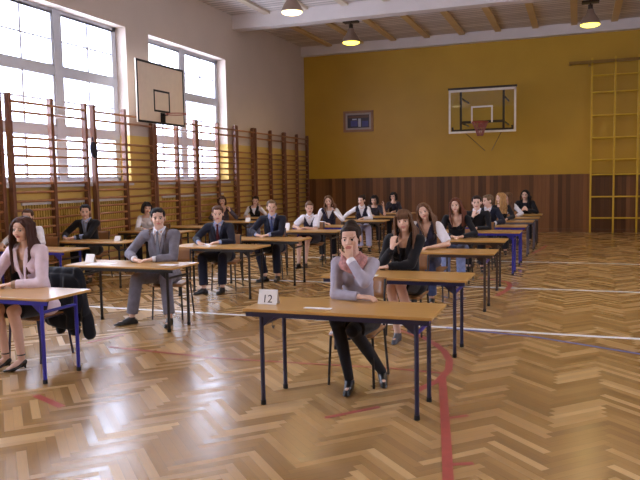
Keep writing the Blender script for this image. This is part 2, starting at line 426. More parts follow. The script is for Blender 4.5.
# radiators under the windows
for y0, y1, lb in [(4.8, 7.5, 'ribbed radiator under the window left of the frame edge'), (9.0, 11.7, 'long ribbed ivory radiator behind the wall bars under the near window'), (13.1, 15.9, 'long ribbed ivory radiator behind the wall bars under the far window')]:
    r = empty('radiator', (WX+.005, (y0+y1)/2, .35)); tag(r, lb, 'radiator', 'radiators under the gym windows'); h = (y1-y0)/2
    f = MB(); y = -h+.05
    while y < h-.04:
        f.box(.0, .03, y-.012, y+.012, .12, .98); y += .062
    f.build('radiator_fins', M_rad, r)
    MB().box(0, .032, -h, h, .05, .12).build('bottom_header', M_rad, r)
    MB().box(0, .034, -h, h, .98, 1.03).build('top_header', M_sill, r)

# ------------------------------------------------------------------ basketball gear
M_bbw = paint('painted_board_cream', sr(226, 208, 186), .5, var=.03)
M_blk = paint('black_paint', sr(24, 22, 26), .45)
M_orange = paint('orange_rim_paint', sr(150, 62, 40), .4)
M_net = paint('worn_net_cord', sr(150, 90, 84), .8)
M_bframe = paint('dark_brown_steel', sr(50, 36, 24), .45)
M_wline = paint('white_board_tape', sr(214, 204, 186), .4)
bx_ = -8.17
r = empty('basketball_backboard', (bx_, 12.77, 2.87)); tag(r, 'white wooden basketball backboard with black border on the left wall between the windows', 'basketball backboard')
hw = .88; H_ = 1.24
MB().box(-.03, 0, -hw, hw, 0, H_).build('board', M_bbw, r)
m = MB(); t = .045
m.box(0, .004, -hw, hw, 0, t); m.box(0, .004, -hw, hw, H_-t, H_); m.box(0, .004, -hw, -hw+t, t, H_-t); m.box(0, .004, hw-t, hw, t, H_-t)
m.box(0, .004, -.30, .30, .66, .70); m.box(0, .004, -.30, .30, .25, .29); m.box(0, .004, -.30, -.26, .29, .66); m.box(0, .004, .26, .30, .29, .66)
m.build('black_border_lines', M_blk, r)
m = MB(); m.box(0, .03, -.07, .07, .04, .24); m.box(.03, .12, -.03, .03, .18, .22); m.build('rim_bracket', M_blk, r)
m = MB(); m.tube([(.34+.225*math.cos(a), .225*math.sin(a), .2) for a in np.linspace(0, 2*PI, 24, endpoint=False)], .01, closed=True); m.build('hoop', M_orange, r, smooth=True)
m = MB()
for z in (.25, 1.0):
    for y in (-.3, .3): m.box(-.30, -.03, y-.03, y+.03, z-.03, z+.03)
m.box(-.31, -.28, -.36, .36, .2, 1.05); m.build('wall_bracket', M_bframe, r)

by_ = 20.25
r = empty('basketball_backboard', (-2.555, by_, 2.90)); tag(r, 'clear acrylic basketball backboard with white border on the mustard back wall', 'basketball backboard')
hw = .93; H_ = 1.27
MB().box(-hw, hw, 0, .012, 0, H_).build('board', M_acryl, r)
m = MB(); t = .055
m.box(-hw, hw, -.004, 0, 0, t); m.box(-hw, hw, -.004, 0, H_-t-.06, H_-.05); m.box(-hw, -hw+t, -.004, 0, t, H_-t); m.box(hw-t, hw, -.004, 0, t, H_-t)
m.box(-.30, .30, -.004, 0, .70, .745); m.box(-.30, -.255, -.004, 0, .28, .70); m.box(.255, .30, -.004, 0, .28, .70)
m.build('white_board_lines', M_wline, r)
m = MB(); m.box(-hw-.02, hw+.02, -.006, .05, H_-.05, H_+.01); m.box(-.62, -.56, .012, .06, .02, H_-.05); m.box(.56, .62, .012, .06, .02, H_-.05)
m.box(-.56, .56, .012, .06, .27, .34); m.box(-.85, .85, .012, .05, .06, .11); m.box(-.85, -.8, .012, .05, .11, .18); m.box(.8, .85, .012, .05, .11, .18)
m.build('support_frame', M_bframe, r)
m = MB()
for sx_ in (-.59, .59):
    for z in (.3, 1.0): m.cap((sx_, .05, z), (sx_, BY-by_, z), .025, flat=True)
for sx_ in (-1, 1): m.cap((sx_*.59, .05, .12), (sx_*.1, BY-by_, -.45), .008, flat=True)
m.build('wall_strut', M_bframe, r, smooth=True)
m = MB(); m.box(-.1, .1, -.03, 0, .14, .32); m.box(-.05, .05, -.16, -.03, .24, .29)
m.tube([(.225*math.cos(a), -.38+.225*math.sin(a), .27) for a in np.linspace(0, 2*PI, 24, endpoint=False)], .013, closed=True)
rim = m.build('hoop', M_orange, r, smooth=False)
m = MB(); N = 14
for i in range(N):
    for sgn in (-1, 1):
        pts = []
        for j in range(6):
            rr_ = .225-.15*(j/5)**.8; a = 2*PI*(i+sgn*j*.5)/N
            pts.append((rr_*math.cos(a), -.38+rr_*math.sin(a), .26-.075*j))
        m.tube(pts, .007, seg=4)
m.build('net', M_net, rim)

# ------------------------------------------------------------------ gym ladder grid on the back wall
r = empty('climbing_frame', (.34, BY-.2, 0)); tag(r, 'tall yellow climbing frame of uprights and rungs on the back wall at the right', 'climbing frame')
xs = [0, .61, 1.22, 1.83, 2.44]
for x in xs: MB().box(x-.025, x+.025, -.03, .03, 0, 4.95).build('upright', M_yel, r, bevel=.005)
for i, z in enumerate([.42, 1.03, 1.66, 2.08, 2.70, 3.33, 3.98, 4.45]):
    MB().cap((-.0, 0, z), (xs[-1], 0, z), .024, flat=True, seg=10).build('rung', M_yel, r, smooth=True)
m = MB(); m.box(-.62, xs[-1], -.03, .03, 4.80, 4.88); m.box(-.1, -.04, -.025, .195, 4.74, 4.8); m.box(-.62, -.56, .03, .2, 4.80, 4.88)
m.box(2.4, 2.46, .03, .2, 4.80, 4.88); m.build('top_bar', paint('ladder_top_brown', sr(140, 104, 40), .45), r)
for z in (1.7, 3.3):
    for x in (0, 1.22, 2.44): MB().box(x-.015, x+.015, .03, .2, z-.02, z+.02).build('wall_bracket', M_yel, r)

# framed picture
r = empty('framed_picture', (-6.64, BY-.005, 3.17)); tag(r, 'small framed dark picture hanging high on the mustard wall near the left corner', 'picture')
m = MB(); m.box(-.50, .50, -.045, 0, 0, .07); m.box(-.50, .50, -.045, 0, .60, .67); m.box(-.50, -.43, -.045, 0, .07, .60); m.box(.43, .50, -.045, 0, .07, .60)
m.build('frame', paint('pale_brown_frame', sr(150, 112, 84), .5), r, bevel=.006)
m = MB(); m.box(-.43, .43, -.02, 0, .07, .60, 0); m.box(-.36, .36, -.026, -.02, .13, .54, 1)
def bl(x0, x1, z0, z1, i): m.box(x0, x1, -.03, -.026, z0, z1, i)
bl(-.34, .34, .44, .52, 2); bl(-.25, -.02, .18, .36, 3); bl(.0, .09, .16, .42, 4); bl(.13, .33, .16, .34, 3); bl(-.2, -.05, .38, .42, 4)
m.build('picture', [paint('picture_mount', sr(170, 156, 150), .5), paint('picture_dark', sr(50, 44, 60), .4), paint('picture_brown', sr(96, 66, 56), .4), paint('picture_blue', sr(70, 70, 132), .4), paint('picture_pale', sr(186, 190, 204), .4)], r)

# ------------------------------------------------------------------ hanging lamps
def lamp_emit(name, col, s):
    m, n, l, b = nt(name); b.inputs['Base Color'].default_value = col+(1,); b.inputs['Emission Color'].default_value = col+(1,); b.inputs['Emission Strength'].default_value = s; return m
M_lampY = lamp_emit('yellow_lamp_glow', (1, .80, .08), 3.2); M_lampW = lamp_emit('warm_lamp_glow', (1, .80, .42), 3)
M_lc = paint('lamp_bell_metal', sr(150, 126, 110), .4, metal=.3)
def bell_lamp(x, y, zd, em, lb, watt):
    r = empty('bell_lamp', (x, y, zd)); tag(r, lb, 'ceiling lamp', 'bell lamps hanging from the gym ceiling')
    prof = [(.235, 0), (.225, .05), (.19, .13), (.13, .22), (.085, .29), (.075, .36)]
    m = MB(); seg = 28; vs = []; fs = []
    inner = [(a-.008, b+.002) for a, b in prof]
    pr = prof+inner[::-1]
    for a, b in pr:
        for kk in range(seg): vs.append((a*math.cos(2*PI*kk/seg), a*math.sin(2*PI*kk/seg), b))
    n_ = len(pr)
    for i in range(n_):
        for kk in range(seg): fs.append((i*seg+kk, i*seg+(kk+1) % seg, ((i+1) % n_)*seg+(kk+1) % seg, ((i+1) % n_)*seg+kk))
    m.add(vs, fs); m.build('shade', M_lc, r, smooth=True)
    m = MB(); m.ell((0, 0, .0), (.222, .222, .06), seg=28, rg=10); m.build('lens', em, r, smooth=True)
    m = MB(); m.cap((0, 0, .34), (0, 0, .47), .055, flat=True, seg=16); m.build('socket', M_bframe, r, smooth=True)
    m = MB(); m.cap((0, 0, .46), (0, 0, CZ-zd-.05), .014, flat=True, seg=8); m.build('stem', M_bframe, r, smooth=True)
    m = MB(); m.box(-.2, .2, -.12, .12, CZ-zd-.19, CZ-zd-.14); m.box(-.03, .03, -.03, .03, CZ-zd-.14, CZ-zd-.0005); m.build('mounting_plate', M_bframe, r, bevel=.01)
    l = bpy.data.lights.new('bulb', 'SPOT'); l.energy = watt; l.color = (1, .74, .36); l.shadow_soft_size = .2; l.spot_size = math.radians(150); l.spot_blend = .6
    o = bpy.data.objects.new('bulb', l); COL.objects.link(o); o.parent = r; o.location = (0, 0, -.06)
for a in [(-5.80, 14.25, 5.25, M_lampW, 'bell lamp glowing warm white near the middle of the ceiling, nearest the windows', 90),
          (-5.66, 18.0, 5.25, M_lampY, 'bell lamp glowing yellow beyond the white beam near the left back corner', 90),
          (.23, 18.4, 5.25, M_lampY, 'bell lamp glowing yellow at the right, above the climbing frame', 90),
          (.23, 14.25, 5.25, M_lampW, 'bell lamp above the right of the hall, out of the frame', 90),
          (-5.8, 9.4, 5.25, M_lampW, 'bell lamp above the left of the hall, out of the frame', 90),
          (.23, 9.4, 5.25, M_lampW, 'bell lamp above the right front of the hall, out of the frame', 90),
          (-5.8, 4.4, 5.25, M_lampW, 'bell lamp above the front left of the hall, out of the frame', 90),
          (.23, 4.4, 5.25, M_lampW, 'bell lamp nearest the camera, out of the frame', 90)]: bell_lamp(*a)

# dark bag on the wall bars
m = MB(); m.ell((0, 0, 0), (.05, .075, .13)); m.ell((.01, .02, -.08), (.045, .07, .09)); m.cap((0, 0, .1), (-.01, 0, .2), .012)
o = m.build('hanging_bag', paint('black_bag_cloth', sr(34, 32, 44), .8), smooth=True); o.location = (WX+.215, 10.62, 2.30); tag(o, 'small dark cloth bag hanging on the wall bars before the near window', 'bag')

# ------------------------------------------------------------------ desks and chairs
DW, DD, DH = 1.40, .56, .73
def desk(x1, y0, w_, m1, m2, label, group='school desks set out in rows', hook=False):
    """x1 = right end, y0 = front edge"""
    r = empty('school_desk', (x1-w_/2, y0+DD/2, 0)); tag(r, label, 'desk', group); h = w_/2; d = DD/2
    m = MB(); m.box(-h, h, -d, d, DH-.022, DH); m.build('tabletop', [M_top], r, bevel=.004)
    lx = h-.12; ly = d-.07
    for sx_ in (-1, 1):
        for sy in (-1, 1):
            l = MB().cap((sx_*lx, sy*ly, .02), (sx_*lx, sy*ly, DH-.022), .0165, flat=True, seg=12).build('leg', m1, r, smooth=False)
            MB().cap((sx_*lx, sy*ly, 0), (sx_*lx, sy*ly, .035), .02, flat=True, seg=12).build('rubber_foot', M_rub, l)
        MB().cap((sx_*lx, -ly, DH-.13), (sx_*lx, ly, DH-.13), .014, flat=True, seg=10).build('side_rail', m2, r)
        MB().prism([(sx_*lx, DH-.15), (sx_*(lx-.12), DH-.052), (sx_*lx, DH-.052)], 1, -ly-.004, -ly+.004).build('gusset', m1, r)
    MB().box(-h+.02, h-.02, -d+.012, -d+.03, DH-.058, DH-.023).build('front_rail', m1, r)
    MB().box(-lx, lx, ly-.012, ly+.012, DH-.054, DH-.023).build('back_rail', m1, r)
    if hook:
        MB().tube([(-lx, -.02, DH-.144), (-lx, -.02, DH-.18), (-lx, .0, DH-.195), (-lx, .02, DH-.18)], .005, seg=6).build('hook', M_greym, r)
    return r
def chair(x, y, mt, label, rz=None, group='school chairs in rows'):
    if rz is None: rz = .22 if (x < -4 and y > 6) else 0
    """seat centre x,y ; the sitter faces -Y"""
    r = empty('school_chair', (x, y, 0), rz); tag(r, label, 'chair', group)
    m = MB(); n = 10; vs = []; fs = []
    for j, yy in enumerate(np.linspace(-.19, .19, n)):
        zz = .432+(.0 if j > 1 else -.012*(2-j))+.006*((yy/.19)**2)
        for xx in np.linspace(-.19, .19, 6): vs.append((xx, yy, zz-.006*(1-(xx/.19)**2)))
    for k_ in (0,):
        for j in range(n-1):
            for i in range(5): fs.append((j*6+i, j*6+i+1, (j+1)*6+i+1, (j+1)*6+i))
    m.add(vs, fs); o = m.build('seat', M_ply, r, smooth=True); q = o.modifiers.new('s', 'SOLIDIFY'); q.thickness = .012; q.offset = -1
    m = MB(); vs = []; fs = []
    for j, zz in enumerate(np.linspace(.66, .83, 5)):
        for i, xx in enumerate(np.linspace(-.19, .19, 9)): vs.append((xx, .215+.03*(zz-.66)/.17-.03*(xx/.19)**2+.02, zz))
    for j in range(4):
        for i in range(8): fs.append((j*9+i, j*9+i+1, (j+1)*9+i+1, (j+1)*9+i))
    m.add(vs, fs); o = m.build('backrest', M_ply, r, smooth=True); q = o.modifiers.new('s', 'SOLIDIFY'); q.thickness = .010
    for sx_ in (-1, 1):
        l = MB().tube([(sx_*.19, -.20, .0), (sx_*.175, -.17, .41)], .011, seg=8).build('leg', mt, r)
        l = MB().tube([(sx_*.195, .235, .0), (sx_*.178, .17, .42), (sx_*.178, .20, .62), (sx_*.178, .225, .82)], .011, seg=8).build('leg', mt, r)
        MB().tube([(sx_*.176, -.17, .41), (sx_*.178, .17, .42)], .011, seg=8).build('side_tube', mt, r)
    MB().tube([(-.176, .14, .408), (.176, .14, .408)], .009, seg=8).build('cross_tube', mt, r)
    return r

# ------------------------------------------------------------------ people
M_skin = paint('skin', sr(222, 182, 162), .55, var=.03, scale=30, spec=.35)
M_skin.node_tree.nodes['Principled BSDF'].inputs['Subsurface Weight'].default_value = .0
M_lip = paint('lips', sr(190, 122, 114), .5, var=.02); M_eyew = paint('eye_white', sr(205, 190, 184), .4, var=0.01)
M_iris = paint('iris_dark', sr(38, 28, 24), .2, var=.02)
_hm = {}
def hair_mat(n_, c):
    if n_ not in _hm: _hm[n_] = paint('hair_'+n_, c, .6, var=.35, scale=26, stretch=(1.6, 1.6, .16), spec=.2, bump=.5)
    return _hm[n_]
H_dark = hair_mat('dark_brown', sr(46, 32, 28)); H_black = hair_mat('black', sr(26, 24, 28)); H_brown = hair_mat('brown', sr(84, 56, 42))
H_chest = hair_mat('chestnut', sr(104, 74, 54)); H_red = hair_mat('auburn', sr(100, 56, 40)); H_blond = hair_mat('blond', sr(168, 128, 82)); H_mouse = hair_mat('mousy', sr(112, 90, 68))
def cloth(n_, c, **k): return paint('cloth_'+n_, c, .85, var=k.pop('var', .08), scale=k.pop('scale', 18), sheen=.15, bump=.25, spec=.2, **k)
C_white = cloth('white_cotton', sr(228, 226, 236)); C_black = cloth('black', sr(26, 25, 30)); C_navy = cloth('navy_suit', sr(30, 32, 48)); C_grey = cloth('grey_suit', sr(120, 117, 130), var=.14)
C_lav = cloth('lilac_grey_knit', sr(168, 162, 178)); C_jean = cloth('denim', sr(66, 78, 116), var=.2); C_jeanl = cloth('pale_denim', sr(132, 146, 190), var=.2); C_pink = cloth('pink_white', sr(226, 208, 222))
C_tights = cloth('black_tights', sr(22, 20, 26)); C_vest = cloth('dark_vest', sr(42, 38, 56)); C_vestb = cloth('brown_stripe_vest', sr(104, 84, 72), var=.3, stretch=(14, 14, .1)); C_tie = cloth('grey_tie', sr(120, 124, 140)); C_tier = cloth('dark_red_tie', sr(80, 28, 34)); C_tien = cloth('blue_tie', sr(62, 72, 116))
C_scarf = cloth('patterned_scarf', sr(180, 128, 124), var=.38, scale=34); C_beige = cloth('beige_top', sr(176, 146, 122)); C_bluesh = cloth('blue_shirt', sr(150, 164, 206)); C_charc = cloth('charcoal', sr(50, 46, 56)); C_plum = cloth('grey_plum', sr(78, 68, 80)); C_lil = cloth('lilac_trousers', sr(184, 184, 216))
M_shoe = paint('black_leather', sr(18, 17, 20), .3, var=.05, spec=.6); M_shoeg = paint('grey_leather', sr(70, 72, 84), .35, var=.05)

_tmp = bpy.data.objects.new('tmp', bpy.data.meshes.new('tmp'))
def solidify(mb, vox, smooth=2, fac=.5):
    """one continuous skin around the collected volumes; returns verts, faces"""
    COL.objects.link(_tmp) if _tmp.name not in COL.objects else None
    me = bpy.data.meshes.new('t'); me.from_pydata(mb.v, [], mb.f); _tmp.data = me; _tmp.modifiers.clear()
    q = _tmp.modifiers.new('r', 'REMESH'); q.mode = 'VOXEL'; q.voxel_size = vox; q.adaptivity = 0
    if smooth: q = _tmp.modifiers.new('s', 'SMOOTH'); q.iterations = smooth; q.factor = fac
    dg = bpy.context.evaluated_depsgraph_get(); e = _tmp.evaluated_get(dg); m2 = e.to_mesh()
    nv = len(m2.vertices); V = np.empty(nv*3, 'f'); m2.vertices.foreach_get('co', V); V = V.reshape(-1, 3)
    nf = len(m2.polygons); F = np.empty(len(m2.loops), 'i'); m2.loops.foreach_get('vertex_index', F); F = F.reshape(-1, 4) if len(F) == nf*4 else None
    if F is None: F = np.array([list(p.vertices)+[p.vertices[-1]]*(4-len(p.vertices)) for p in m2.polygons])
    e.to_mesh_clear(); bpy.data.meshes.remove(me) if False else None
    return V.astype(float), F
def mk(name, V, F, mats, parent, mi=None, keep=None):
    if keep is not None:
        kf = keep[F].all(axis=1); F = F[kf]; mi = mi[kf] if mi is not None else None
        used = np.zeros(len(V), bool); used[F.ravel()] = True; idx = np.cumsum(used)-1; V = V[used]; F = idx[F]
    me = bpy.data.meshes.new(name); me.vertices.add(len(V)); me.vertices.foreach_set('co', V.astype('f').ravel())
    me.loops.add(len(F)*4); me.loops.foreach_set('vertex_index', F.astype('i').ravel())
    me.polygons.add(len(F)); me.polygons.foreach_set('loop_start', np.arange(0, len(F)*4, 4, dtype='i'))
    for m in mats: me.materials.append(m)
    if mi is not None: me.polygons.foreach_set('material_index', mi.astype('i'))
    me.polygons.foreach_set('use_smooth', np.ones(len(F), bool)); me.update(calc_edges=True); me.validate()
    o = bpy.data.objects.new(name, me); COL.objects.link(o); o.parent = parent; return o
def nrm(v): v = np.array(v, float); return v/np.linalg.norm(v)
def ik(a, t, l1, l2, pole):
    a = np.array(a, float); t = np.array(t, float); d = t-a; L = np.linalg.norm(d)
    if L > (l1+l2)*.995: t = a+d/L*(l1+l2)*.995; d = t-a; L = np.linalg.norm(d)
    c = (l1*l1+L*L-l2*l2)/(2*L*l1); c = max(-1, min(1, c)); u = d/L
    p = np.array(pole, float); p = p-u*(p@u); p /= np.linalg.norm(p)
    return a+u*l1*c+p*l1*math.sqrt(1-c*c), t
def rotm(yaw, pitch, roll):
    cy_, sy_ = math.cos(yaw), math.sin(yaw); cp, sp = math.cos(pitch), math.sin(pitch); cr_, sr_ = math.cos(roll), math.sin(roll)
    Rz = np.array([[cy_, -sy_, 0], [sy_, cy_, 0], [0, 0, 1]]); Rx = np.array([[1, 0, 0], [0, cp, -sp], [0, sp, cp]]); Ry = np.array([[cr_, 0, sr_], [0, 1, 0], [-sr_, 0, cr_]])
    return Rz@Rx@Ry

def add_hand(mb, w, d, n, side, curl=.5, s=1.0, fat=1.0, spread=.12):
    """w wrist, d finger direction, n palm normal, side=+1 if thumb lies along cross(d,n)"""
    d = nrm(d); n = np.array(n, float); n = nrm(n-d*(n@d)); t = np.cross(d, n)*side; w = np.array(w, float)
    pl = .085*s
    mb.cap(w+d*.01, w+d*.03*s, .024*s, .026*s, sq=(n, .7), seg=12)
    for o, L in ((-.026, .052), (-.009, .066), (.009, .072), (.025, .063)):
        b = w+d*pl+t*o*s; mb.cap(w+d*.02*s+t*o*.7*s, b, .0135*s, .0115*s, seg=8, sq=(n, .95))
        p = b; q = d+t*(o/.026)*spread; q = nrm(q); a = 0
        for j, k_ in enumerate((.45, .30, .25)):
            a = curl*(.9 if j else .7)
            q = nrm(q*math.cos(a)+n*math.sin(a)) if j == 0 else nrm(q*math.cos(a)+nrm(n-q*(n@q))*math.sin(a)) if np.linalg.norm(n-q*(n@q)) > .05 else q
            e = p+q*L*k_*s*1.08; mb.cap(p, e, (.0088-.0008*j)*s*fat, (.0082-.001*j)*s*fat, seg=8); p = e
    p = w+d*.025*s+t*.02*s; q = nrm(d*.6+t*.75+n*.25); e = p+q*.042*s; mb.cap(p, e, .013*s, .0105*s*fat, seg=8)
    q2 = nrm(q*.75+d*.5+n*.3); e2 = e+q2*.030*s; mb.cap(e, e2, .010*s*fat, .009*s*fat, seg=8); q3 = nrm(q2+n*.2); mb.cap(e2, e2+q3*.022*s, .009*s*fat, .0075*s*fat, seg=8)

def person(x, y, label, male=False, k=1.0, rz=None, lean=.12, side=0, head=(0, 0, 0), hoff=(0, 0, 0), hairtype='short', hair=None,
           hands=None, feet=None, knees=None, top='shirt', topm=None, jacket=None, tie=None, vest=None, collar=None, legs='trousers', legm=None,
           sleeve=1.0, skirtm=None, shoem=None, shoe='flat', vox=.0065, scarf=None, cuff=None, neck=None, coat=None, extra=None, seat=.44, group=None, hb=None):
    root = empty('person', (x, y, 0)); tag(root, label, 'person', group)
    root.rotation_euler.z = rz if rz is not None else (.22 if (x < -4 and y > 6) else 0)
    HS = (1.0 if male else .95)
    hipz = seat+.096
    pel = np.array([0, 0, hipz]); chest = np.array([side*.6, -lean*.62, hipz+.30*k]); neckb = np.array([side, -lean-.01, hipz+.50*k])
    shw = (.175 if male else .15)*k
    SL = np.array([side-shw, -lean, hipz+.465*k]); SR = np.array([side+shw, -lean, hipz+.465*k])   # image-left / image-right shoulder
    hc = neckb+np.array([0, -.035, .160])+np.array(hoff)
    Rh = rotm(*head)
    H = lambda p: hc+Rh@(np.array(p, float)*HS)
    def torso(mb, inf, arms=True, lower=True):
        if lower: mb.ell(pel+[0, .0, .03], (.165+inf, .115+inf, .105+inf*.6))
        mb.cap(pel+[0, 0, .06], chest, (.125 if male else .112)+inf, (.14 if male else .122)+inf, sq=((0, 1, 0), .74), seg=20)
        mb.cap(chest, (SL+SR)/2+[0, .01, -.06], (.145 if male else .125)+inf, (.13 if male else .11)+inf, sq=((0, 1, 0), .70), seg=20)
        mb.cap(SL+[.03, 0, -.01], SR+[-.03, 0, -.01], .052+inf, seg=14)
        mb.cap(neckb+[-.05, .02, -.02], neckb+[.05, .02, -.02], .05+inf, seg=12)
        if not male:
            for s_ in (-1, 1): mb.ell(chest+[s_*.06, -.075, .045*k], (.055+inf, .05+inf, .055+inf))
    # arms
    hands = hands or {}
    arms = []
    for nm, sh, s_ in (('L', SL, -1), ('R', SR, 1)):
        hd = hands.get(nm, dict(t=(s_*.08, -.44, .765), d=(-s_*.75, -.6, -.05), n=(0, 0, -1), curl=.4, pole=(s_*.7, .3, -.6)))
        el, wr = ik(sh, hd['t'], .275*k, .245*k, hd.get('pole', (s_*.7, .3, -.6)))
        arms.append((s_, sh, el, wr, hd))
    knees = knees or [(-.11, -.40, hipz-.01), (.11, -.40, hipz-.01)]
    feet = feet or [(-.12, -.36, 0), (.12, -.36, 0)]
    LG = []
    for i, s_ in enumerate((-1, 1)):
        hp = pel+[s_*.085, -.02, 0]; ank = np.array(feet[i][:3], float)+[0, 0, .085 if shoe != 'heel' else .12]
        kn = np.array(knees[i], float)
        LG.append((s_, hp, kn, ank, nrm(feet[i][3]) if len(feet[i]) > 3 else nrm((s_*.15, -1, 0))))
    # ---- body
    b = MB(); torso(b, 0)
    for s_, sh, el, wr, hd in arms:
        b.cap(sh, el, .045*HS, .036*HS, seg=14); b.cap(el, wr, .037*HS, .024*HS, seg=14)
        dd = nrm(hd['d']); nn = np.array(hd.get('n', (0, 0, -1)), float); nn = nrm(nn-dd*(nn@dd))
        tw = np.cross(dd, nn); want = hd.get('th', (-s_*1.0, 0, .6)); sd = 1 if tw@np.array(want, float) > 0 else -1
        add_hand(b, wr, dd, nn, sd, hd.get('curl', .4), 1.0 if male else .93, 1.0+max(0, (vox-.005))*40)
    for s_, hp, kn, ank, fd in LG:
        b.cap(hp, kn, .082, .055, seg=16); b.cap(kn, kn+(ank-kn)*.35+[0, .012, 0], .052, .05, seg=14); b.cap(kn+(ank-kn)*.35+[0, .012, 0], ank, .05, .034, seg=14)
        if shoe == 'heel': b.cap(ank+[0, .01, -.03], ank+fd*.13+[0, 0, -.10], .028, .02, seg=10)
        else: b.cap(ank+[0, .01, -.045], ank+fd*.15+[0, 0, -.055], .03, .024, seg=10)
    b.cap(neckb+[0, .01, -.05], hc+Rh@np.array([0, .02, -.04]), .056 if male else .048, .052 if male else .045, seg=14)
    E = lambda c, r_: b.ell(H(c), tuple(q*HS for q in r_), Rh, seg=20, rg=14)
    E((0, .012, .03), (.080, .095, .085)); E((0, -.028, -.02), (.068, .061, .083)); E((0, -.028, -.062), (.056 if male else .050, .048, .044)); E((0, -.066, -.096), (.022, .02, .017))
    for s_ in (-1, 1):
        E((s_*.037, -.057, -.03), (.027, .025, .03)); E((s_*.081, .012, -.008), (.009, .018, .03)); E((s_*.031, -.0755, .0), (.014, .0125, .0105)); E((s_*.012, -.096, -.027), (.009, .01, .008))
        b.cap(H((s_*.014, -.083, .02)), H((s_*.046, -.074, .021)), .009*HS, .007*HS, seg=8)
    E((0, -.06, .045), (.052, .028, .035))
    b.cap(H((0, -.088, .012)), H((0, -.106, -.024)), .0085*HS, .0125*HS, seg=10)
    E((0, -.086, -.053), (.023, .012, .008)); E((0, -.084, -.063), (.019, .012, .008))
    V, F = solidify(b, vox, 2, .4)
    # face colours on the one skin
    L = ((V-hc)@Rh)/HS; C = L[F].mean(axis=1); mi = np.zeros(len(F), 'i')
    fr_ = C[:, 1] < -.068
    for s_ in (-1, 1):
        e2 = ((C[:, 0]-s_*.031)/.0145)**2+((C[:, 2])/.0075)**2; mi[(e2 < 1) & fr_] = 2
        e3 = ((C[:, 0]-s_*.031)/.0068)**2+((C[:, 2]-.001)/.0078)**2; mi[(e3 < 1) & fr_] = 3
        br = (np.abs(C[:, 0]-s_*.032) < .019) & (np.abs(C[:, 2]-.0225+.10*(np.abs(C[:, 0])-.032)**1) < (.0032 if male else .0022)) & (C[:, 1] < -.055); mi[br] = 4
        li = (np.abs(C[:, 0]-s_*.031) < .017) & (np.abs(C[:, 2]-.0095) < .0022) & fr_; mi[li] = 4
    lp = ((C[:, 0]/.026)**2+((C[:, 2]+.058)/.0125)**2 < 1) & (C[:, 1] < -.06); mi[lp] = 1
    hm = hair or H_dark
    mk('body', V, F, [M_skin, M_lip, M_eyew, M_iris, hm], root, mi)
    # ---- hair
    h = MB(); Eh = lambda c, r_: h.ell(H(c), tuple(q*HS for q in r_), Rh, seg=20, rg=14)
    def strand(pts, r0, r1):
        P = [H(p) if len(p) == 3 else np.array(p[:3]) for p in pts]
        for i, (a, c) in enumerate(zip(P[:-1], P[1:])):
            t0 = i/(len(P)-1); t1 = (i+1)/(len(P)-1); h.cap(a, c, (r0+(r1-r0)*t0)*HS, (r0+(r1-r0)*t1)*HS, seg=8)
    Eh((0, .03, .048), (.089, .094, .08)); Eh((0, .045, -.005), (.080, .066, .07))
    rnd = random.Random(int(abs(x*1000)+abs(y*100)))
    if hairtype in ('short', 'shortbig'):
        g = .004 if hairtype == 'short' else .012
        Eh((0, -.03, .088+g), (.058, .052, .026)); 
        for s_ in (-1, 1): Eh((s_*.066, .0, .045), (.018, .05, .045)); Eh((s_*.072, .01, .01), (.008, .014, .03))
        for i in range(14):
            a = rnd.uniform(-1, 1)*.055; h.cap(H((a, -.01, .105+g)), H((a*1.15+.01, -.072, .082+rnd.uniform(-.012, .008))), .012, .007, seg=6)
    elif hairtype in ('long', 'wavy', 'fringe'):
        amp = .018 if hairtype == 'wavy' else .005
        Eh((0, -.005, .085), (.068, .068, .034))
        ln = hb or -.34
        for s_ in (-1, 1):
            for i in range(11):
                u = i/10; y0 = -.055+.12*u; 
                pts = [(s_*.035, y0+.01, .11-.02*abs(u-.3)), (s_*(.078+.004*rnd.random()), y0, .05)]
                for j in range(1, 8):
                    t = j/7; z = .05+(ln-.05)*t
                    pts.append((s_*(.080+.018*math.sin(PI*min(1, t*1.2))+rnd.uniform(-1, 1)*amp+(.004*i if t > .4 else 0)), y0-.035*t*(1-u)+rnd.uniform(-1, 1)*amp, z))
                strand(pts, .014, .009+.006*(hairtype == 'wavy'))
        for i in range(9):
            a = -.06+.015*i; pts = [(a, .09, .04)]+[(a+rnd.uniform(-1, 1)*amp, .105-.03*math.sin(j), .04+(ln-.02)*j/6) for j in range(1, 7)]; strand(pts, .026, .014)
        if hairtype == 'fringe':
            for i in range(11): a = -.055+.011*i; strand([(a*.6, -.03, .115), (a, -.085, .07), (a+.006, -.088, .03)], .013, .007)
        else:
            for i in range(7):
                t = i/6; strand([(-.01, -.03-.02*t, .117-.006*t), (-.045-.01*t, -.078+.02*t, .075-.02*t), (-.075, -.05+.03*t, .02)], .012, .008); strand([(-.01, -.03-.02*t, .117-.006*t), (.045+.01*t, -.078+.02*t, .075-.02*t), (.075, -.05+.03*t, .02)], .012, .008)
    elif hairtype == 'bob':
        Eh((0, -.005, .085), (.07, .07, .036))
        for s_ in (-1, 1):
            for i in range(9):
                u = i/8; y0 = -.045+.12*u; strand([(s_*.03, y0, .115), (s_*.08, y0, .05), (s_*.095, y0-.01, -.03), (s_*.09, y0-.01, -.10)], .016, .014)
        for i in range(7): a = -.05+.0167*i; strand([(a, .10, .04), (a, .105, -.11)], .026, .018)
        for i in range(8): a = -.05+.014*i; strand([(a*.6, -.03, .118), (a, -.08, .08), (a-.01, -.084, .055)], .013, .008)
    elif hairtype in ('bun', 'up', 'pony'):
        Eh((0, -.012, .078), (.066, .068, .034))
        for s_ in (-1, 1): Eh((s_*.062, .005, .04), (.02, .055, .05)); strand([(s_*.062, -.03, .05), (s_*.078, -.035, .0), (s_*.076, -.03, -.05)], .008, .004)
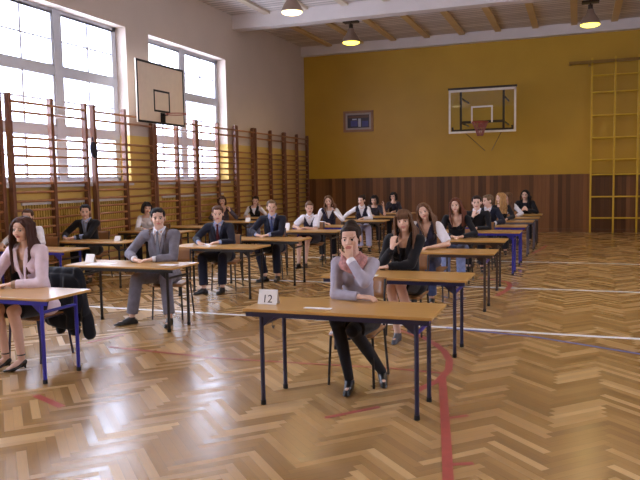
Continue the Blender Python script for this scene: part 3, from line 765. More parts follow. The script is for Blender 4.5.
        if hairtype == 'bun': Eh((.01, .105, .095), (.045, .04, .04))
        if hairtype == 'up': Eh((0, .05, .115), (.05, .055, .035))
        if hairtype == 'pony':
            Eh((0, .11, .06), (.03, .03, .03))
            for i in range(5): strand([(rnd.uniform(-.02, .02), .12, .06), (rnd.uniform(-.03, .03)+.03, .13, -.05), (.03+rnd.uniform(-.03, .03), .10, -.2)], .022, .012)
    Vh, Fh = solidify(h, min(vox, .0065), 1, .3)
    mk('hair', Vh, Fh, [hm], root)
    # ---- upper garment
    def garment(name, inf, mat, sl=1.0, cutf=None, vx=None, long=False, puff=False):
        g = MB(); torso(g, inf)
        for s_, sh, el, wr, hd in arms:
            if sl <= 0: 
                continue
            if sl < .6: e_ = sh+(el-sh)*(sl/.5); g.cap(sh, e_, .052+inf+(.012 if puff else 0), .046+inf+(.012 if puff else 0), seg=14, flatb=True)
            else:
                g.cap(sh, el, .050+inf*.55, .042+inf*.6, seg=14); e_ = el+(wr-el)*((sl-.5)/.5)*.97; g.cap(el, e_, .042+inf*.6, .031+inf*.7, seg=14, flatb=True)
        if long:
            g.cap(pel+[-.09, -.02, -.015], pel+[.09, -.02, -.015], .11+inf, seg=16, sq=((0, 0, 1), .75))
        V, F = solidify(g, vx or max(.009, vox*1.2), 3, .5)
        # gentle folds
        keep = np.ones(len(V), bool)
        if cutf is not None: keep = ~cutf(V)
        f_ = np.array([noise.noise(Vector((p[0]*16, p[1]*16, p[2]*9))) for p in V[::1]]) if len(V) < 60000 else np.zeros(len(V))
        cdir = V-np.array([0, V[:, 1].mean(), 0]); cdir[:, 2] = 0; ln_ = np.linalg.norm(cdir, axis=1, keepdims=True)+1e-6
        V = V+cdir/ln_*(f_[:, None]*.006)
        return mk(name, V, F, [mat], root, keep=keep)
    nz = neckb[2]
    def round_neck(rad, dz=0.0):
        c = neckb+np.array([0, -.02, dz])
        return lambda V: (((V[:, 0]-c[0])/rad)**2+((V[:, 1]-c[1])/(rad*1.1))**2 < 1) & (V[:, 2] > c[2]-.03-.0*rad)
    def front_v(w0, zb):
        """open V on the chest from the neck down to height zb"""
        def f(V):
            t = (V[:, 2]-zb)/(nz+.02-zb); cxx = side*.5+(side-side*.5)*np.clip(t, 0, 1)
            midy = -lean*np.clip((V[:, 2]-hipz)/(.5*k), 0, 1)
            return ((t > 0) & (np.abs(V[:, 0]-cxx) < w0*np.clip(t, 0, 1)) & (V[:, 1] < midy)) | round_neck(.072)(V)
        return f
    if top != 'none':
        tm = topm or C_white
        cut = round_neck(.062 if (collar or jacket) else .07, .0)
        if neck == 'wide': cut = lambda V: round_neck(.07)(V) | ((V[:, 1] < neckb[1]) & (((V[:, 0]-side)/.085)**2+((V[:, 2]-nz)/.12)**2 < 1))
        if neck == 'scoop': cut = lambda V: round_neck(.07)(V) | ((V[:, 1] < neckb[1]) & (((V[:, 0]-side)/.10)**2+((V[:, 2]-nz)/.17)**2 < 1))
        garment('shirt' if male or collar else 'blouse', .007, tm, sl=sleeve if sleeve != 1.0 else 1.0, cutf=cut, puff=(sleeve < .5))
    if vest: garment('vest', .014, vest, sl=0, cutf=front_v(.075, hipz+.27*k) if neck != 'pinafore' else front_v(.10, hipz+.30*k))
    if jacket: garment('jacket', .020 if not vest else .024, jacket, sl=.93, cutf=front_v(.12 if vest else .075, hipz+.17*k), long=True)
    if collar:
        m = MB()
        for s_ in (-1, 1):
            a = neckb+[s_*.008, -.075, .0]; c_ = neckb+[s_*.062, -.0, .045]; d_ = neckb+[s_*.055, .05, .05]
            m.cap(a, c_, .011, .013, seg=8); m.cap(c_, d_, .013, .013, seg=8); m.cap(a, neckb+[s_*.05, -.082, -.035], .012, .007, seg=8); m.cap(c_, neckb+[s_*.055, -.07, -.02], .013, .009, seg=8)
        V, F = solidify(m, .006, 1); mk('shirt_collar', V, F, [collar], root)
    if jacket:
        m = MB()
        for s_ in (-1, 1):
            fz = hipz+.17*k
            p0 = neckb+[s_*.07, .02, .03]; p1 = neckb+[s_*.072, -.075, -.03]; p2 = np.array([side*.6+s_*.055, -lean*.75-.125, nz-.14]); p3 = np.array([side*.5+s_*.008, -lean*.5-.125, fz+.01])
            m.cap(p0, p1, .015, .017, seg=8); m.cap(p1, p2, .022, .026, seg=8, sq=((0, 1, 0), .45)); m.cap(p2, p3, .026, .01, seg=8, sq=((0, 1, 0), .45))
        V, F = solidify(m, .007, 1); mk('lapels', V, F, [jacket], root)
    if tie:
        m = MB(); a = neckb+[0, -.09, -.005]; m.cap(a, a+[0, -.006, -.03], .018, .012, seg=8)
        bpt = np.array([side*.55, -lean*.55-.128, hipz+.24*k]); midp = (a+bpt)/2+[0, -.018, 0]
        m.cap(a+[0, -.006, -.03], midp, .014, .024, seg=10, sq=((0, 1, 0), .35)); m.cap(midp, bpt, .024, .03, seg=10, sq=((0, 1, 0), .35)); V, F = solidify(m, .006, 1); mk('tie', V, F, [tie], root)
    if scarf:
        m = MB(); N = 16
        for j, (rr_, zz, th_) in enumerate(((.082, -.005, .030), (.088, -.035, .032), (.074, .028, .024))):
            P = [neckb+np.array([rr_*math.cos(2*PI*i/N), -.012-.012*j+rr_*1.0*math.sin(2*PI*i/N)-.01, zz+.012*math.sin(2*PI*i/N*3+j*2)-(.03 if math.sin(2*PI*i/N) < -.5 else 0)]) for i in range(N+1)]
            for a, c_ in zip(P[:-1], P[1:]): m.cap(a, c_, th_*(.85+.3*rnd.random()), seg=8)
        m.cap(neckb+[.03, -.105, -.04], neckb+[.045, -.125, -.12], .03, .022, seg=10, sq=((0, 1, 0), .6))
        V, F = solidify(m, .007, 1); mk('scarf', V, F, [scarf], root)
    if cuff:
        for s_, sh, el, wr, hd in arms:
            if cuff[1] in (s_, 0): V, F = solidify(MB().cap(wr+(el-wr)*.03, wr+(el-wr)*.22, .036, .038, flat=True, seg=16), .006, 1); mk('cuff', V, F, [cuff[0]], root)
    # ---- legs
    lm = legm or C_black
    if legs in ('trousers', 'tights'):
        inf = .016 if legs == 'trousers' else .003
        g = MB(); g.ell(pel+[0, 0, .01], (.17+inf, .12+inf, .10+inf*.5))
        for s_, hp, kn, ank, fd in LG:
            g.cap(hp, kn, .086+inf, .057+inf, seg=16); 
            if legs == 'trousers': g.cap(kn, kn+(ank-kn)*.9, .058+inf, .052+inf, seg=16, flatb=True)
            else: g.cap(kn, kn+(ank-kn)*.35+[0, .012, 0], .054, .052, seg=14); g.cap(kn+(ank-kn)*.35+[0, .012, 0], ank, .053, .037, seg=14, flatb=True)
        V, F = solidify(g, .009 if legs == 'trousers' else .007, 2); zt = hipz+.16
        mk(legs, V, F, [lm], root, keep=V[:, 2] < zt)
    if skirtm:
        g = MB(); g.ell(pel+[0, 0, .02], (.185, .135, .115))
        (s0, h0, k0, a0, f0), (s1, h1, k1, a1, f1) = LG
        for u in (0, .33, .66, 1):
            hp = h0*(1-u)+h1*u; kn = k0*(1-u)+k1*u; g.cap(hp, hp+(kn-hp)*.88, .105, .082, seg=16, flatb=True)
        V, F = solidify(g, .010, 3); mk('skirt', V, F, [skirtm], root)
    # ---- shoes
    for s_, hp, kn, ank, fd in LG:
        m = MB(); pr_ = np.cross(fd, [0, 0, 1]); sm = shoem or M_shoe
        if shoe == 'heel':
            m.cap(ank+[0, 0, -.055]-fd*.02, ank+fd*.0+[0, 0, -.075], .031, .028, seg=10); m.cap(ank+fd*.08+[0, 0, -.098], ank+fd*.15+[0, 0, -.102], .032, .02, seg=12, sq=((0, 0, 1), .55)); m.cap(ank+fd*.0+[0, 0, -.078], ank+fd*.08+[0, 0, -.106], .024, .03, seg=10, sq=((0, 0, 1), .5))
            m.cap(ank-fd*.025+[0, 0, -.06], ank-fd*.032+[0, 0, -.117], .016, .008, seg=8, flatb=True)
            m.cap(ank+fd*.0+pr_*.0+[0, 0, .012], ank+[0, 0, .024], .04, seg=12, flat=True)
        else:
            m.cap(ank-fd*.03+[0, 0, -.05], ank+fd*.15+[0, 0, -.056], .036, .028, seg=12, sq=((0, 0, 1), .85)); m.cap(ank+[0, 0, -.03], ank+[0, 0, .0], .042, .041, seg=12, flatb=True); m.cap(ank+[0, 0, -.02], ank+fd*.09+[0, 0, -.05], .038, .033, seg=12)
            if shoe == 'pointed': m.cap(ank+fd*.15+[0, 0, -.058], ank+fd*.215+[0, 0, -.068], .026, .010, seg=10, sq=((0, 0, 1), .7))
            m.cap(ank-fd*.045+[0, 0, -.074], ank+fd*.16+[0, 0, -.074], .032, .030, seg=12, sq=((0, 0, 1), .34)); m.cap(ank-fd*.045+[0, 0, -.06], ank-fd*.045+[0, 0, -.084], .03, seg=10, flatb=True)
        V, F = solidify(m, .006, 2); V[:, 2] = np.maximum(V[:, 2], .002); mk('shoe', V, F, [sm], root)
    return root

# ------------------------------------------------------------------ the exam rows
def on_desk(s_, px, py, z, curl=.5, dx=None):
    return dict(t=(px, py, z+.0), d=(-s_*.8 if dx is None else dx, -.5, -.08), n=(0, .12, -1), curl=curl, pole=(s_*.8, .35, -.45))
TZ = .765
def two(px=.0, py=-.42, gap=.1, curl=.6):
    """both forearms on the desk with the hands nearly meeting"""
    return {'L': on_desk(-1, px-gap, py, TZ, curl), 'R': on_desk(1, px+gap, py+.0, TZ, curl)}
# column nearest the camera on the right (right ends at x = -0.9)
GC = 'desks of the right-hand row'
desk(-.90, 4.56, 1.40, M_navym, M_bluem, 'nearest school desk with number card 12 and dark navy legs', GC, hook=True)
desk(-.93, 6.32, 1.40, M_navym, M_bluem, 'navy-legged desk second in the right-hand row, behind the desk with card 12', GC)
desk(-.94, 8.62, 1.40, M_brownm, M_bluem, 'brown-legged desk third in the right-hand row, before the girl in white blouse and vest', GC)
desk(-.97, 10.3, 1.40, M_brownm, M_brownm, 'brown-legged desk fourth in the right-hand row, before the auburn-haired girl', GC)
desk(-.89, 12.0, 1.40, M_bluem, M_bluem, 'blue-legged desk fifth in the right-hand row, before the boy with his hand at his chin', GC)
desk(-.89, 13.42, 1.40, M_bluem, M_bluem, 'blue-legged desk sixth in the right-hand row, before the fair-haired boy in profile', GC)
desk(-.85, 14.92, 1.40, M_greym, M_bluem, 'grey-legged desk third from the back in the right-hand row', GC)
desk(-.80, 16.2, 1.40, M_greym, M_greym, 'grey-legged desk second from the back in the right-hand row', GC)
desk(-.80, 17.5, 1.40, M_brownm, M_brownm, 'hindmost desk of the right-hand row, before the person with a headband', GC)
GB = 'desks of the middle row'
desk(-4.05, 4.52, 1.40, M_bluem, M_bluem, 'bright blue-legged desk at the left edge of the photo before the girl in pale pink', GB)
desk(-4.13, 6.55, 1.46, M_blackm, M_blackm, 'black-legged desk before the boy in the grey suit', GB)
desk(-4.2, 8.75, 1.38, M_blackm, M_blackm, 'black-legged desk before the boy in navy with a dark red tie', GB)
desk(-4.05, 10.05, 1.36, M_blackm, M_blackm, 'black-legged desk before the boy with short fair-brown hair in a dark suit', GB)
desk(-4.05, 11.8, 1.28, M_brownm, M_brownm, 'desk before the girl in a white shirt and dark pinafore', GB)
desk(-4.15, 13.1, 1.3, M_bluem, M_bluem, 'blue-legged desk before the long-haired girl resting her head on her hand', GB)
desk(-4.0, 14.9, 1.34, M_brownm, M_brownm, 'desk before the girl in profile with a bun and dark vest', GB)
desk(-4.05, 16.5, 1.34, M_brownm, M_brownm, 'hindmost desk of the middle row, near the dark-haired girl by the panelling', GB)
GA = 'desks of the row along the wall bars'
desk(-6.74, 7.9, 1.3, M_bluem, M_blackm, 'front desk along the wall bars, mostly behind the girl in pale pink', GA)
desk(-6.70, 9.2, 1.4, M_blackm, M_blackm, 'black-legged desk by the wall bars before the boy in black', GA)
desk(-6.95, 11.3, 1.4, M_blackm, M_blackm, 'desk by the wall bars partly hidden behind the grey-suited boy', GA)
desk(-7.0, 12.65, 1.3, M_blackm, M_blackm, 'desk by the wall bars left of the boy with a dark red tie', GA)
desk(-7.0, 14.35, 1.3, M_brownm, M_brownm, 'desk by the wall bars before the woman with bobbed brown hair', GA)
desk(-7.15, 16.0, 1.25, M_brownm, M_brownm, 'hindmost desk along the wall bars, before the person leaning on a white sleeve', GA)

# ---- right-hand row, people and their chairs
V1, V2, V3 = .005, .0062, .0075
def row_chair(x, y, m, who): chair(x, y, m, 'school chair with plywood seat under '+who)

chair(-1.69, 5.44, M_blackm, 'black-tubed school chair under the nearest girl, behind the desk with card 12')
person(-1.65, 5.40, 'nearest girl in a lilac-grey knit top and patterned scarf, left hand held over her mouth', k=.99, lean=.13, side=.0, vox=V1,
       head=(.08, .08, -.05), hoff=(-.02, 0, .005), hairtype='up', hair=H_dark, topm=C_lav, scarf=C_scarf, legs='tights', legm=C_tights, skirtm=C_black, shoe='flat', cuff=(C_white, 1),
       hands={'R': dict(t=(.0, -.275, 1.045), d=(-.12, .14, 1), n=(-.35, 1, .1), th=(-1, 0, .2), curl=.35, pole=(.75, -.45, -.8)),
              'L': dict(t=(.10, -.36, TZ+.005), d=(1, -.05, -.02), n=(0, .2, -1), curl=.35, pole=(-.9, .1, -.6))},
       knees=[(-.09, -.34, .56), (.04, -.34, .50)], feet=[(-.02, -.26, 0, (.15, -1, 0)), (.17, .03, 0, (.35, -1, -.0))])
row_chair(-1.70, 7.30, M_blackm, 'the girl in a black jacket, second in the row')
person(-1.69, 7.24, 'girl with long brown hair and fringe in a black jacket, hand raised to chin', k=1.05, lean=.1, vox=V2, head=(.1, .05, -.10),
       hairtype='fringe', hair=H_chest, topm=C_black, neck='wide', jacket=C_black, legs='none', skirtm=C_black, shoe='flat', shoem=M_shoeg,
       hands={'L': dict(t=(-.09, -.28, .95), d=(.1, .1, 1), n=(.3, 1, .1), th=(1, 0, .3), curl=.55, pole=(-.3, -.2, -1)), 'R': on_desk(1, -.12, -.38, TZ, .4, dx=-1)},
       knees=[(-.08, -.38, .55), (.02, -.42, .60)], feet=[(-.02, -.36, 0, (.0, -1, 0)), (.16, -.52, .13, (.6, -1, .1))])
row_chair(-1.86, 9.42, M_blackm, 'the girl in a white blouse with a dark vest')
person(-1.90, 9.38, 'girl in a puffed white blouse and dark vest with long light brown hair, head tilted', k=1.03, lean=.12, side=0, vox=V2, head=(.1, .05, -.28), hoff=(-.02, 0, 0),
       hairtype='long', hair=H_chest, topm=C_white, sleeve=.45, vest=C_vest, neck='scoop', legs='trousers', legm=C_jean, shoe='flat',
       hands={'L': on_desk(-1, -.08, -.36, TZ, .5), 'R': on_desk(1, .14, -.38, TZ, .4, dx=-1)})
row_chair(-1.76, 11.1, M_blackm, 'the auburn-haired girl in black')
person(-1.77, 11.05, 'girl with auburn hair in a wide-necked black top, hands together on the desk', k=1.06, lean=.10, vox=V2, head=(-.05, .05, -.12), hairtype='long', hair=H_red,
       topm=C_black, neck='scoop', legs='trousers', legm=C_jeanl, hands=two(.06, -.40, .08))
row_chair(-1.60, 12.85, M_blackm, 'the boy in a dark jumper with a white collar')
person(-1.68, 12.8, 'boy in a dark jumper with a white shirt collar, resting his chin on his hand', male=True, k=1.02, lean=.14, vox=V2, head=(.08, .08, 0), hairtype='short', hair=H_dark,
       topm=C_black, collar=C_white, legs='trousers', legm=C_black,
       hands={'L': dict(t=(-.055, -.26, .955), d=(.25, .2, 1), n=(.5, .9, .1), th=(1, 0, .4), curl=.8, pole=(-.7, -.2, -.8)), 'R': on_desk(1, .02, -.38, TZ, .5)})
row_chair(-1.66, 14.2, M_blackm, 'the fair-haired boy in profile')
person(-1.65, 14.15, 'fair-haired boy in a dark suit and white collar, face turned to the left', male=True, k=.98, lean=.10, vox=V3, head=(-1.0, .1, 0), hairtype='short', hair=H_mouse,
       topm=C_white, jacket=C_navy, collar=C_white, legs='trousers', legm=C_navy, hands=two(.05, -.40, .1))
row_chair(-1.56, 15.65, M_blackm, 'the blond girl with wavy hair')
person(-1.55, 15.6, 'girl with long wavy blond hair in black, head turned to the left', k=1.0, lean=.12, vox=V3, head=(-.95, .05, 0), hairtype='wavy', hair=H_blond, topm=C_black, legs='trousers', legm=C_black,
       hands={'L': on_desk(-1, -.1, -.38, TZ, .5), 'R': on_desk(1, .16, -.48, TZ, .3, dx=-.3)})
row_chair(-1.52, 16.9, M_blackm, 'the brown-haired girl with a white sleeve')
person(-1.52, 16.85, 'brown-haired girl with a white sleeve on the desk behind the wavy blond hair', k=.96, lean=.12, vox=V3, head=(-.7, .1, 0), hairtype='long', hair=H_chest, topm=C_white, vest=C_black, neck='scoop', legs='trousers', legm=C_black,
       hands=two(.1, -.40, .12))
row_chair(-1.18, 18.2, M_blackm, 'the person with a headband at the back')
person(-1.22, 18.15, 'person with black hair in a black jacket at the hindmost desk of the right-hand row', male=True, k=1.0, lean=.12, vox=V3, head=(-.15, .08, 0), hairtype='long', hair=H_black, hb=-.2, topm=C_charc, jacket=C_black,
       legs='trousers', legm=C_black, hands={'L': dict(t=(-.05, -.33, .83), d=(.6, .1, .7), n=(.3, 1, 0), curl=.9, pole=(-.8, 0, -.6)), 'R': dict(t=(.06, -.33, .83), d=(-.6, .1, .7), n=(-.3, 1, 0), curl=.9, pole=(.8, 0, -.6))})

# ---- middle row
chair(-4.86, 5.30, M_navym, 'navy-tubed school chair under the girl in pale pink at the left edge')
person(-4.80, 5.27, 'girl in pale pink cardigan with very long dark brown hair, at the left edge', k=1.12, lean=.13, vox=V1, head=(.15, .10, .05), hairtype='long', hair=hair_mat('red_brown', sr(70, 44, 38)), hb=-.42,
       topm=C_beige, neck='wide', jacket=C_pink, legs='none', skirtm=C_black, shoe='heel', hands={'L': on_desk(-1, -.2, -.36, TZ, .4), 'R': on_desk(1, -.02, -.34, TZ, .35, dx=-1)},
       knees=[(-.12, -.42, .54), (.07, -.42, .54)], feet=[(-.08, -.38, 0, (-.5, -1, 0)), (.10, -.38, 0, (-.4, -1, 0))])
chair(-4.70, 7.42, M_blackm, 'school chair under the boy in the grey suit')
person(-4.76, 7.36, 'boy in a light grey suit with striped brown vest and grey tie', male=True, rz=.25, k=1.08, lean=.12, vox=V1, head=(.3, .02, -.04), hairtype='shortbig', hair=H_black,
       topm=C_white, collar=C_white, vest=C_vestb, jacket=C_grey, tie=C_tie, legs='trousers', legm=C_grey, shoe='pointed',
       hands={'L': on_desk(-1, -.22, -.40, TZ, .7), 'R': on_desk(1, -.03, -.38, TZ, .5, dx=-1)},
       knees=[(-.20, -.42, .54), (.13, -.36, .54)], feet=[(-.28, -.42, 0, (-.9, -.8, 0)), (.20, -.48, 0, (.05, -1, 0))])
chair(-5.10, 9.62, M_blackm, 'school chair under the boy in navy with a dark red tie')
person(-5.14, 9.55, 'brown-haired boy in a navy suit with a dark red tie, holding a pen', male=True, rz=.25, k=.96, lean=.13, vox=V2, head=(.2, .12, 0), hairtype='short', hair=H_brown,
       topm=C_bluesh, collar=C_bluesh, jacket=C_navy, tie=C_tier, legs='trousers', legm=C_navy, hands={'L': on_desk(-1, -.24, -.42, TZ, .8, dx=.3), 'R': on_desk(1, .05, -.40, TZ, .5, dx=-1)},
       knees=[(-.20, -.40, .54), (.10, -.36, .54)], feet=[(-.18, -.44, 0, (-.7, -.8, 0)), (.08, -.36, 0, (-.2, -1, 0))])
chair(-4.92, 11.0, M_blackm, 'school chair under the boy with short fair-brown hair')
person(-4.88, 10.95, 'boy with short fair-brown hair in a dark suit and blue shirt, hands folded', male=True, rz=.25, k=1.03, lean=.10, vox=V2, head=(.22, .03, 0), hairtype='short', hair=H_mouse,
       topm=C_bluesh, collar=C_bluesh, jacket=C_navy, tie=C_tien, legs='trousers', legm=C_navy, hands=two(-.12, -.42, .09),
       knees=[(-.20, -.42, .54), (.10, -.40, .54)], feet=[(-.08, -.48, 0, (-.7, -.7, 0)), (.12, -.44, 0, (-.1, -1, 0))])
chair(-4.82, 12.72, M_blackm, 'school chair under the girl in a white shirt and dark pinafore')
person(-4.84, 12.66, 'girl in a white shirt and dark pinafore with tied-back hair, forearms crossed on the desk', k=.86, lean=.19, vox=V2, head=(.3, .14, .05), hairtype='bun', hair=H_chest,
       topm=C_white, collar=C_white, sleeve=.42, vest=C_vest, neck='pinafore', legs='none', skirtm=C_vest, hands={'L': on_desk(-1, -.20, -.40, TZ, .5, dx=.2), 'R': on_desk(1, -.05, -.40, TZ, .4, dx=-1)},
       knees=[(-.18, -.40, .55), (-.02, -.40, .55)], feet=[(-.20, -.40, 0, (-.3, -1, 0)), (-.08, -.38, 0, (-.1, -1, 0))])
chair(-4.88, 14.0, M_blackm, 'school chair under the long-haired girl resting her head on her hand')
person(-4.92, 13.95, 'girl with long brown hair in a white shirt, head tilted onto her raised hand', k=1.03, lean=.12, side=.0, vox=V2, head=(.05, .1, -.18), hairtype='long', hair=H_chest,
       topm=C_white, vest=C_vest, neck='pinafore', legs='trousers', legm=C_black, hands={'L': on_desk(-1, -.05, -.38, TZ, .4), 'R': dict(t=(.13, -.20, 1.0), d=(-.15, .2, 1), n=(-1, .2, 0), th=(0, -1, .3), curl=.3, pole=(.7, -.6, -.8))})
chair(-4.75, 15.8, M_blackm, 'school chair under the girl in profile with a bun')
person(-4.74, 15.75, 'girl with dark bun, white shirt and dark vest, looking left along her arm', k=.94, lean=.12, vox=V3, head=(-.45, .1, 0), hairtype='bun', hair=H_dark,
       topm=C_white, collar=C_white, vest=C_vest, legs='trousers', legm=C_lil, hands={'L': on_desk(-1, -.42, -.32, TZ, .3, dx=-1), 'R': on_desk(1, .05, -.40, TZ, .4)},
       knees=[(-.05, -.40, .54), (.16, -.40, .54)], feet=[(-.02, -.36, 0), (.18, -.40, 0)])
chair(-4.84, 17.3, M_blackm, 'school chair under the person half hidden behind the girl with a bun')
person(-4.86, 17.25, 'person with black hair half hidden behind the girl with a bun, one hand raised', k=.86, lean=.12, vox=V3, head=(-.3, .15, 0), hairtype='bob', hair=H_black, topm=C_charc, sleeve=.45, legs='trousers', legm=C_black,
       hands={'L': on_desk(-1, -.1, -.38, TZ, .4), 'R': dict(t=(.24, -.30, .96), d=(.0, .1, 1), n=(-1, .2, 0), th=(0, -1, .3), curl=.3, pole=(.6, -.4, -.9))})
chair(-4.82, 19.1, M_blackm, 'school chair at the very back under the dark-haired girl by the panelling')
person(-4.82, 19.05, 'dark-haired girl in black at the very back by the panelling, hand at her mouth', k=.93, lean=.1, vox=V3, head=(-.4, .1, 0), hairtype='bob', hair=H_black, topm=C_charc, legs='trousers', legm=C_black,
       hands={'L': dict(t=(-.03, -.28, .98), d=(.2, .2, 1), n=(.3, 1, 0), th=(1, 0, .3), curl=.6, pole=(-.7, -.3, -.8)), 'R': on_desk(1, .05, -.38, TZ, .5)})
desk(-4.1, 18.15, 1.34, M_brownm, M_brownm, 'desk before the dark-haired girl at the very back by the panelling', GB)

# ---- row along the wall bars
chair(-7.92, 8.78, M_blackm, 'school chair at the front desk along the wall bars')
person(-8.0, 8.72, 'brown-haired student in a white shirt mostly hidden behind the girl in pale pink', male=True, k=.95, lean=.10, vox=V2, head=(.3, .05, 0), hairtype='short', hair=H_brown, topm=C_white, collar=C_white,
       legs='trousers', legm=C_black, hands={'L': on_desk(-1, -.3, -.38, TZ, .4, dx=.2), 'R': on_desk(1, .12, -.40, TZ, .4)})
chair(-7.9, 10.05, M_blackm, 'school chair under the boy in black by the wall bars')
person(-7.93, 10.0, 'boy in a black suit with a grey tie sitting by the wall bars', male=True, k=.99, lean=.12, vox=V2, head=(.4, .12, .03), hairtype='short', hair=H_black,
       topm=C_bluesh, collar=C_bluesh, jacket=C_black, tie=C_tie, legs='trousers', legm=C_black, hands=two(-.20, -.40, .08, .7))
chair(-7.95, 12.1, M_blackm, 'school chair under the black-haired student half hidden by the grey-suited boy')
person(-8.08, 12.05, 'black-haired student in a white shirt leaning over, half hidden behind the grey-suited boy', k=.93, lean=.14, side=-.02, vox=V3, head=(.7, .15, .1), hoff=(.03, 0, 0), hairtype='bob', hair=H_black, topm=C_white,
       legs='trousers', legm=C_black, hands=two(.1, -.40, .1))
chair(-7.98, 15.2, M_blackm, 'school chair under the woman with bobbed brown hair')
person(-8.04, 15.12, 'girl with bobbed brown hair in a grey-plum top before the wall bars', k=1.0, lean=.1, vox=V3, head=(.2, .08, 0), hairtype='bob', hair=H_brown, topm=C_plum, neck='wide',
       legs='trousers', legm=C_black, hands={'L': on_desk(-1, -.15, -.40, TZ, .4), 'R': dict(t=(.20, -.22, .96), d=(-.2, .2, 1), n=(-1, .2, 0), th=(0, -1, .2), curl=.5, pole=(.7, -.3, -.8))})
chair(-8.0, 16.85, M_blackm, 'school chair under the person leaning on a white sleeve')
person(-7.98, 16.8, 'dark-haired student in a black top with white sleeves leaning the head on a raised hand', k=.90, lean=.1, side=-.03, vox=V3, head=(.1, .25, .2), hoff=(.05, 0, 0), hairtype='short', hair=H_dark, topm=C_white, vest=C_black, neck='x',
       legs='trousers', legm=C_jeanl, hands={'L': on_desk(-1, -.10, -.40, TZ, .4, dx=-.3), 'R': dict(t=(.15, -.16, .97), d=(-.3, .1, 1), n=(-1, .2, 0), th=(0, -1, .2), curl=.4, pole=(.8, -.2, -.8))})

# ---- coat on the pale pink girl's chair
m = MB(); m.cap((-.24, 0, .80), (.16, 0, .80), .055, seg=12); m.cap((-.22, -.07, .68), (.14, -.07, .68), .12, seg=14, sq=((0, 1, 0), .35)); m.cap((-.16, -.07, .5), (.14, -.07, .5), .13, seg=14, sq=((0, 1, 0), .35)); m.cap((-.08, -.05, .36), (.12, -.05, .34), .1, seg=14, sq=((0, 1, 0), .4)); m.cap((-.1, .01, .62), (.17, .02, .62), .075, seg=12, sq=((0, 1, 0), .55)); m.cap((-.05, .03, .40), (.2, .03, .40), .09, seg=12, sq=((0, 1, 0), .5))
m.cap((.20, 0, .80), (.28, -.03, .42), .06, .045, seg=12); m.cap((-.1, .02, .55), (-.08, .04, .22), .055, .05, seg=10); m.cap((.05, .03, .42), (.09, .05, .22), .07, .06, seg=10, sq=((0, 1, 0), .6)); m.cap((.26, .0, .42), (.30, .02, .20), .05, .06, seg=10)
V, F = solidify(m, .009, 3)
f_ = np.array([noise.noise(Vector((p[0]*13, p[1]*13, p[2]*4))) for p in V]); V[:, 1] += f_*.03; V[:, 0] += f_*.012
o = mk('coat', V, F, [cloth('black_coat', sr(24, 26, 34))], None); o.location = (-4.76, 5.53, 0); tag(o, 'black coat hung over the chair back behind the girl in pale pink', 'coat')
# grey suit jacket tail is part of the suit; jumper hung on the chair at the back
bpy.data.objects.remove(_tmp)

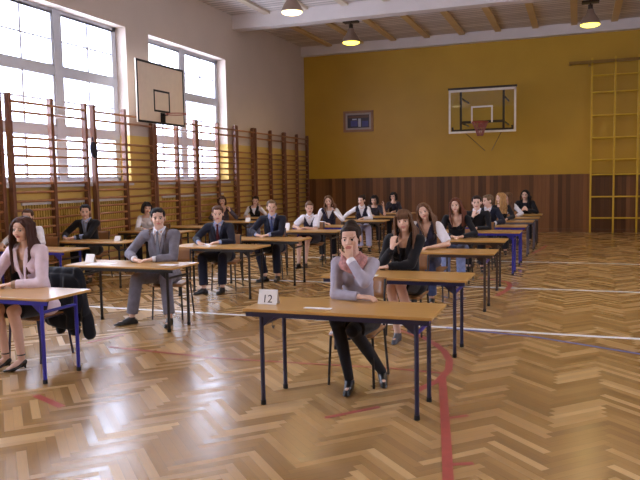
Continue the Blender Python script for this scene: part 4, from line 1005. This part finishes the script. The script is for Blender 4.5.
# ------------------------------------------------------------------ number cards, papers and pens
def tent_card(x, y, label, txt=None, h=.085, w_=.12, rz=0):
    r = empty('number_card', (x, y, DH), rz); tag(r, label, 'number card', 'folded number cards on the desks')
    m = MB(); t = .0015; d = .035
    for s_ in (-1, 1):
        m.add([(-w_/2, s_*d, 0.001), (w_/2, s_*d, 0.001), (w_/2, 0, h), (-w_/2, 0, h), (-w_/2, s_*(d-t*2), 0.001), (w_/2, s_*(d-t*2), 0.001), (w_/2, 0, h-t*2), (-w_/2, 0, h-t*2)],
              [(0, 1, 2, 3), (7, 6, 5, 4), (0, 4, 5, 1), (1, 5, 6, 2), (3, 7, 4, 0)])
    m.build('card', M_white, r)
    if txt:
        c = bpy.data.curves.new('number', 'FONT'); c.body = txt; c.size = .085; c.align_x = 'CENTER'; c.extrude = .0004; c.materials.append(paint('pencil_black', sr(52, 46, 54), .6))
        o = bpy.data.objects.new('number', c); COL.objects.link(o); o.parent = r
        a = math.atan2(h, d); o.rotation_euler = (a, 0, 0); o.location = (0, -d+.0035, .015)
        me = bpy.data.meshes.new_from_object(o.evaluated_get(bpy.context.evaluated_depsgraph_get())) ; o2 = bpy.data.objects.new('number', me); COL.objects.link(o2); o2.parent = r; o2.rotation_euler = o.rotation_euler; o2.location = o.location
        bpy.data.objects.remove(o); o2.name = 'number'
tent_card(-2.19, 4.79, 'white folded number card reading 12 on the nearest desk', '12', h=.11, w_=.155)
tent_card(-5.44, 6.84, 'white folded card on the left end of the grey-suited boy\'s desk', h=.10, w_=.12)
tent_card(-7.0, 9.5, 'white folded card on the desk of the boy in black by the wall bars', h=.085, w_=.11)
tent_card(-7.12, 12.95, 'white folded card on the wall-bar row desk left of the red-tied boy', h=.085, w_=.11)
tent_card(-7.15, 14.6, 'white folded card on the desk of the girl with bobbed brown hair', h=.09, w_=.12)
tent_card(-5.15, 12.15, 'white folded card at the left end of the pinafore girl\'s desk', h=.13, w_=.13)
tent_card(-2.22, 8.85, 'white folded card on the desk of the girl with a white blouse and dark vest', h=.13, w_=.07)
def sheet(x, y, w_, d, label, rz=0, n=1):
    m = MB(); m.box(-w_/2, w_/2, -d/2, d/2, .0006, .0006+.0012*n)
    o = m.build('exam_paper', M_white); o.location = (x, y, DH); o.rotation_euler = (0, 0, rz); tag(o, label, 'paper', 'exam papers on the desks')
sheet(-1.76, 4.70, .21, .05, 'thin folded white paper strip lying at the front edge of the nearest desk', .03, 2)
sheet(-5.2, 6.72, .30, .21, 'white exam sheet on the grey-suited boy\'s desk beside his card', .1, 2)
sheet(-4.35, 6.80, .21, .15, 'small white sheet on the right of the grey-suited boy\'s desk', -.2)
sheet(-1.95, 6.46, .30, .12, 'white paper on the desk of the girl in a black jacket', .0)
sheet(-4.98, 8.98, .12, .08, 'small white slip between the hands of the boy in navy with a dark red tie', .2)
m = MB(); m.cap((-.065, 0, .006), (.065, .01, .006), .0045, seg=8); o = m.build('pen', M_white, smooth=True); o.location = (-5.12, 8.93, DH); o.rotation_euler = (0, 0, .5); tag(o, 'thin pale pen on the desk of the boy in navy with a dark red tie', 'pen')
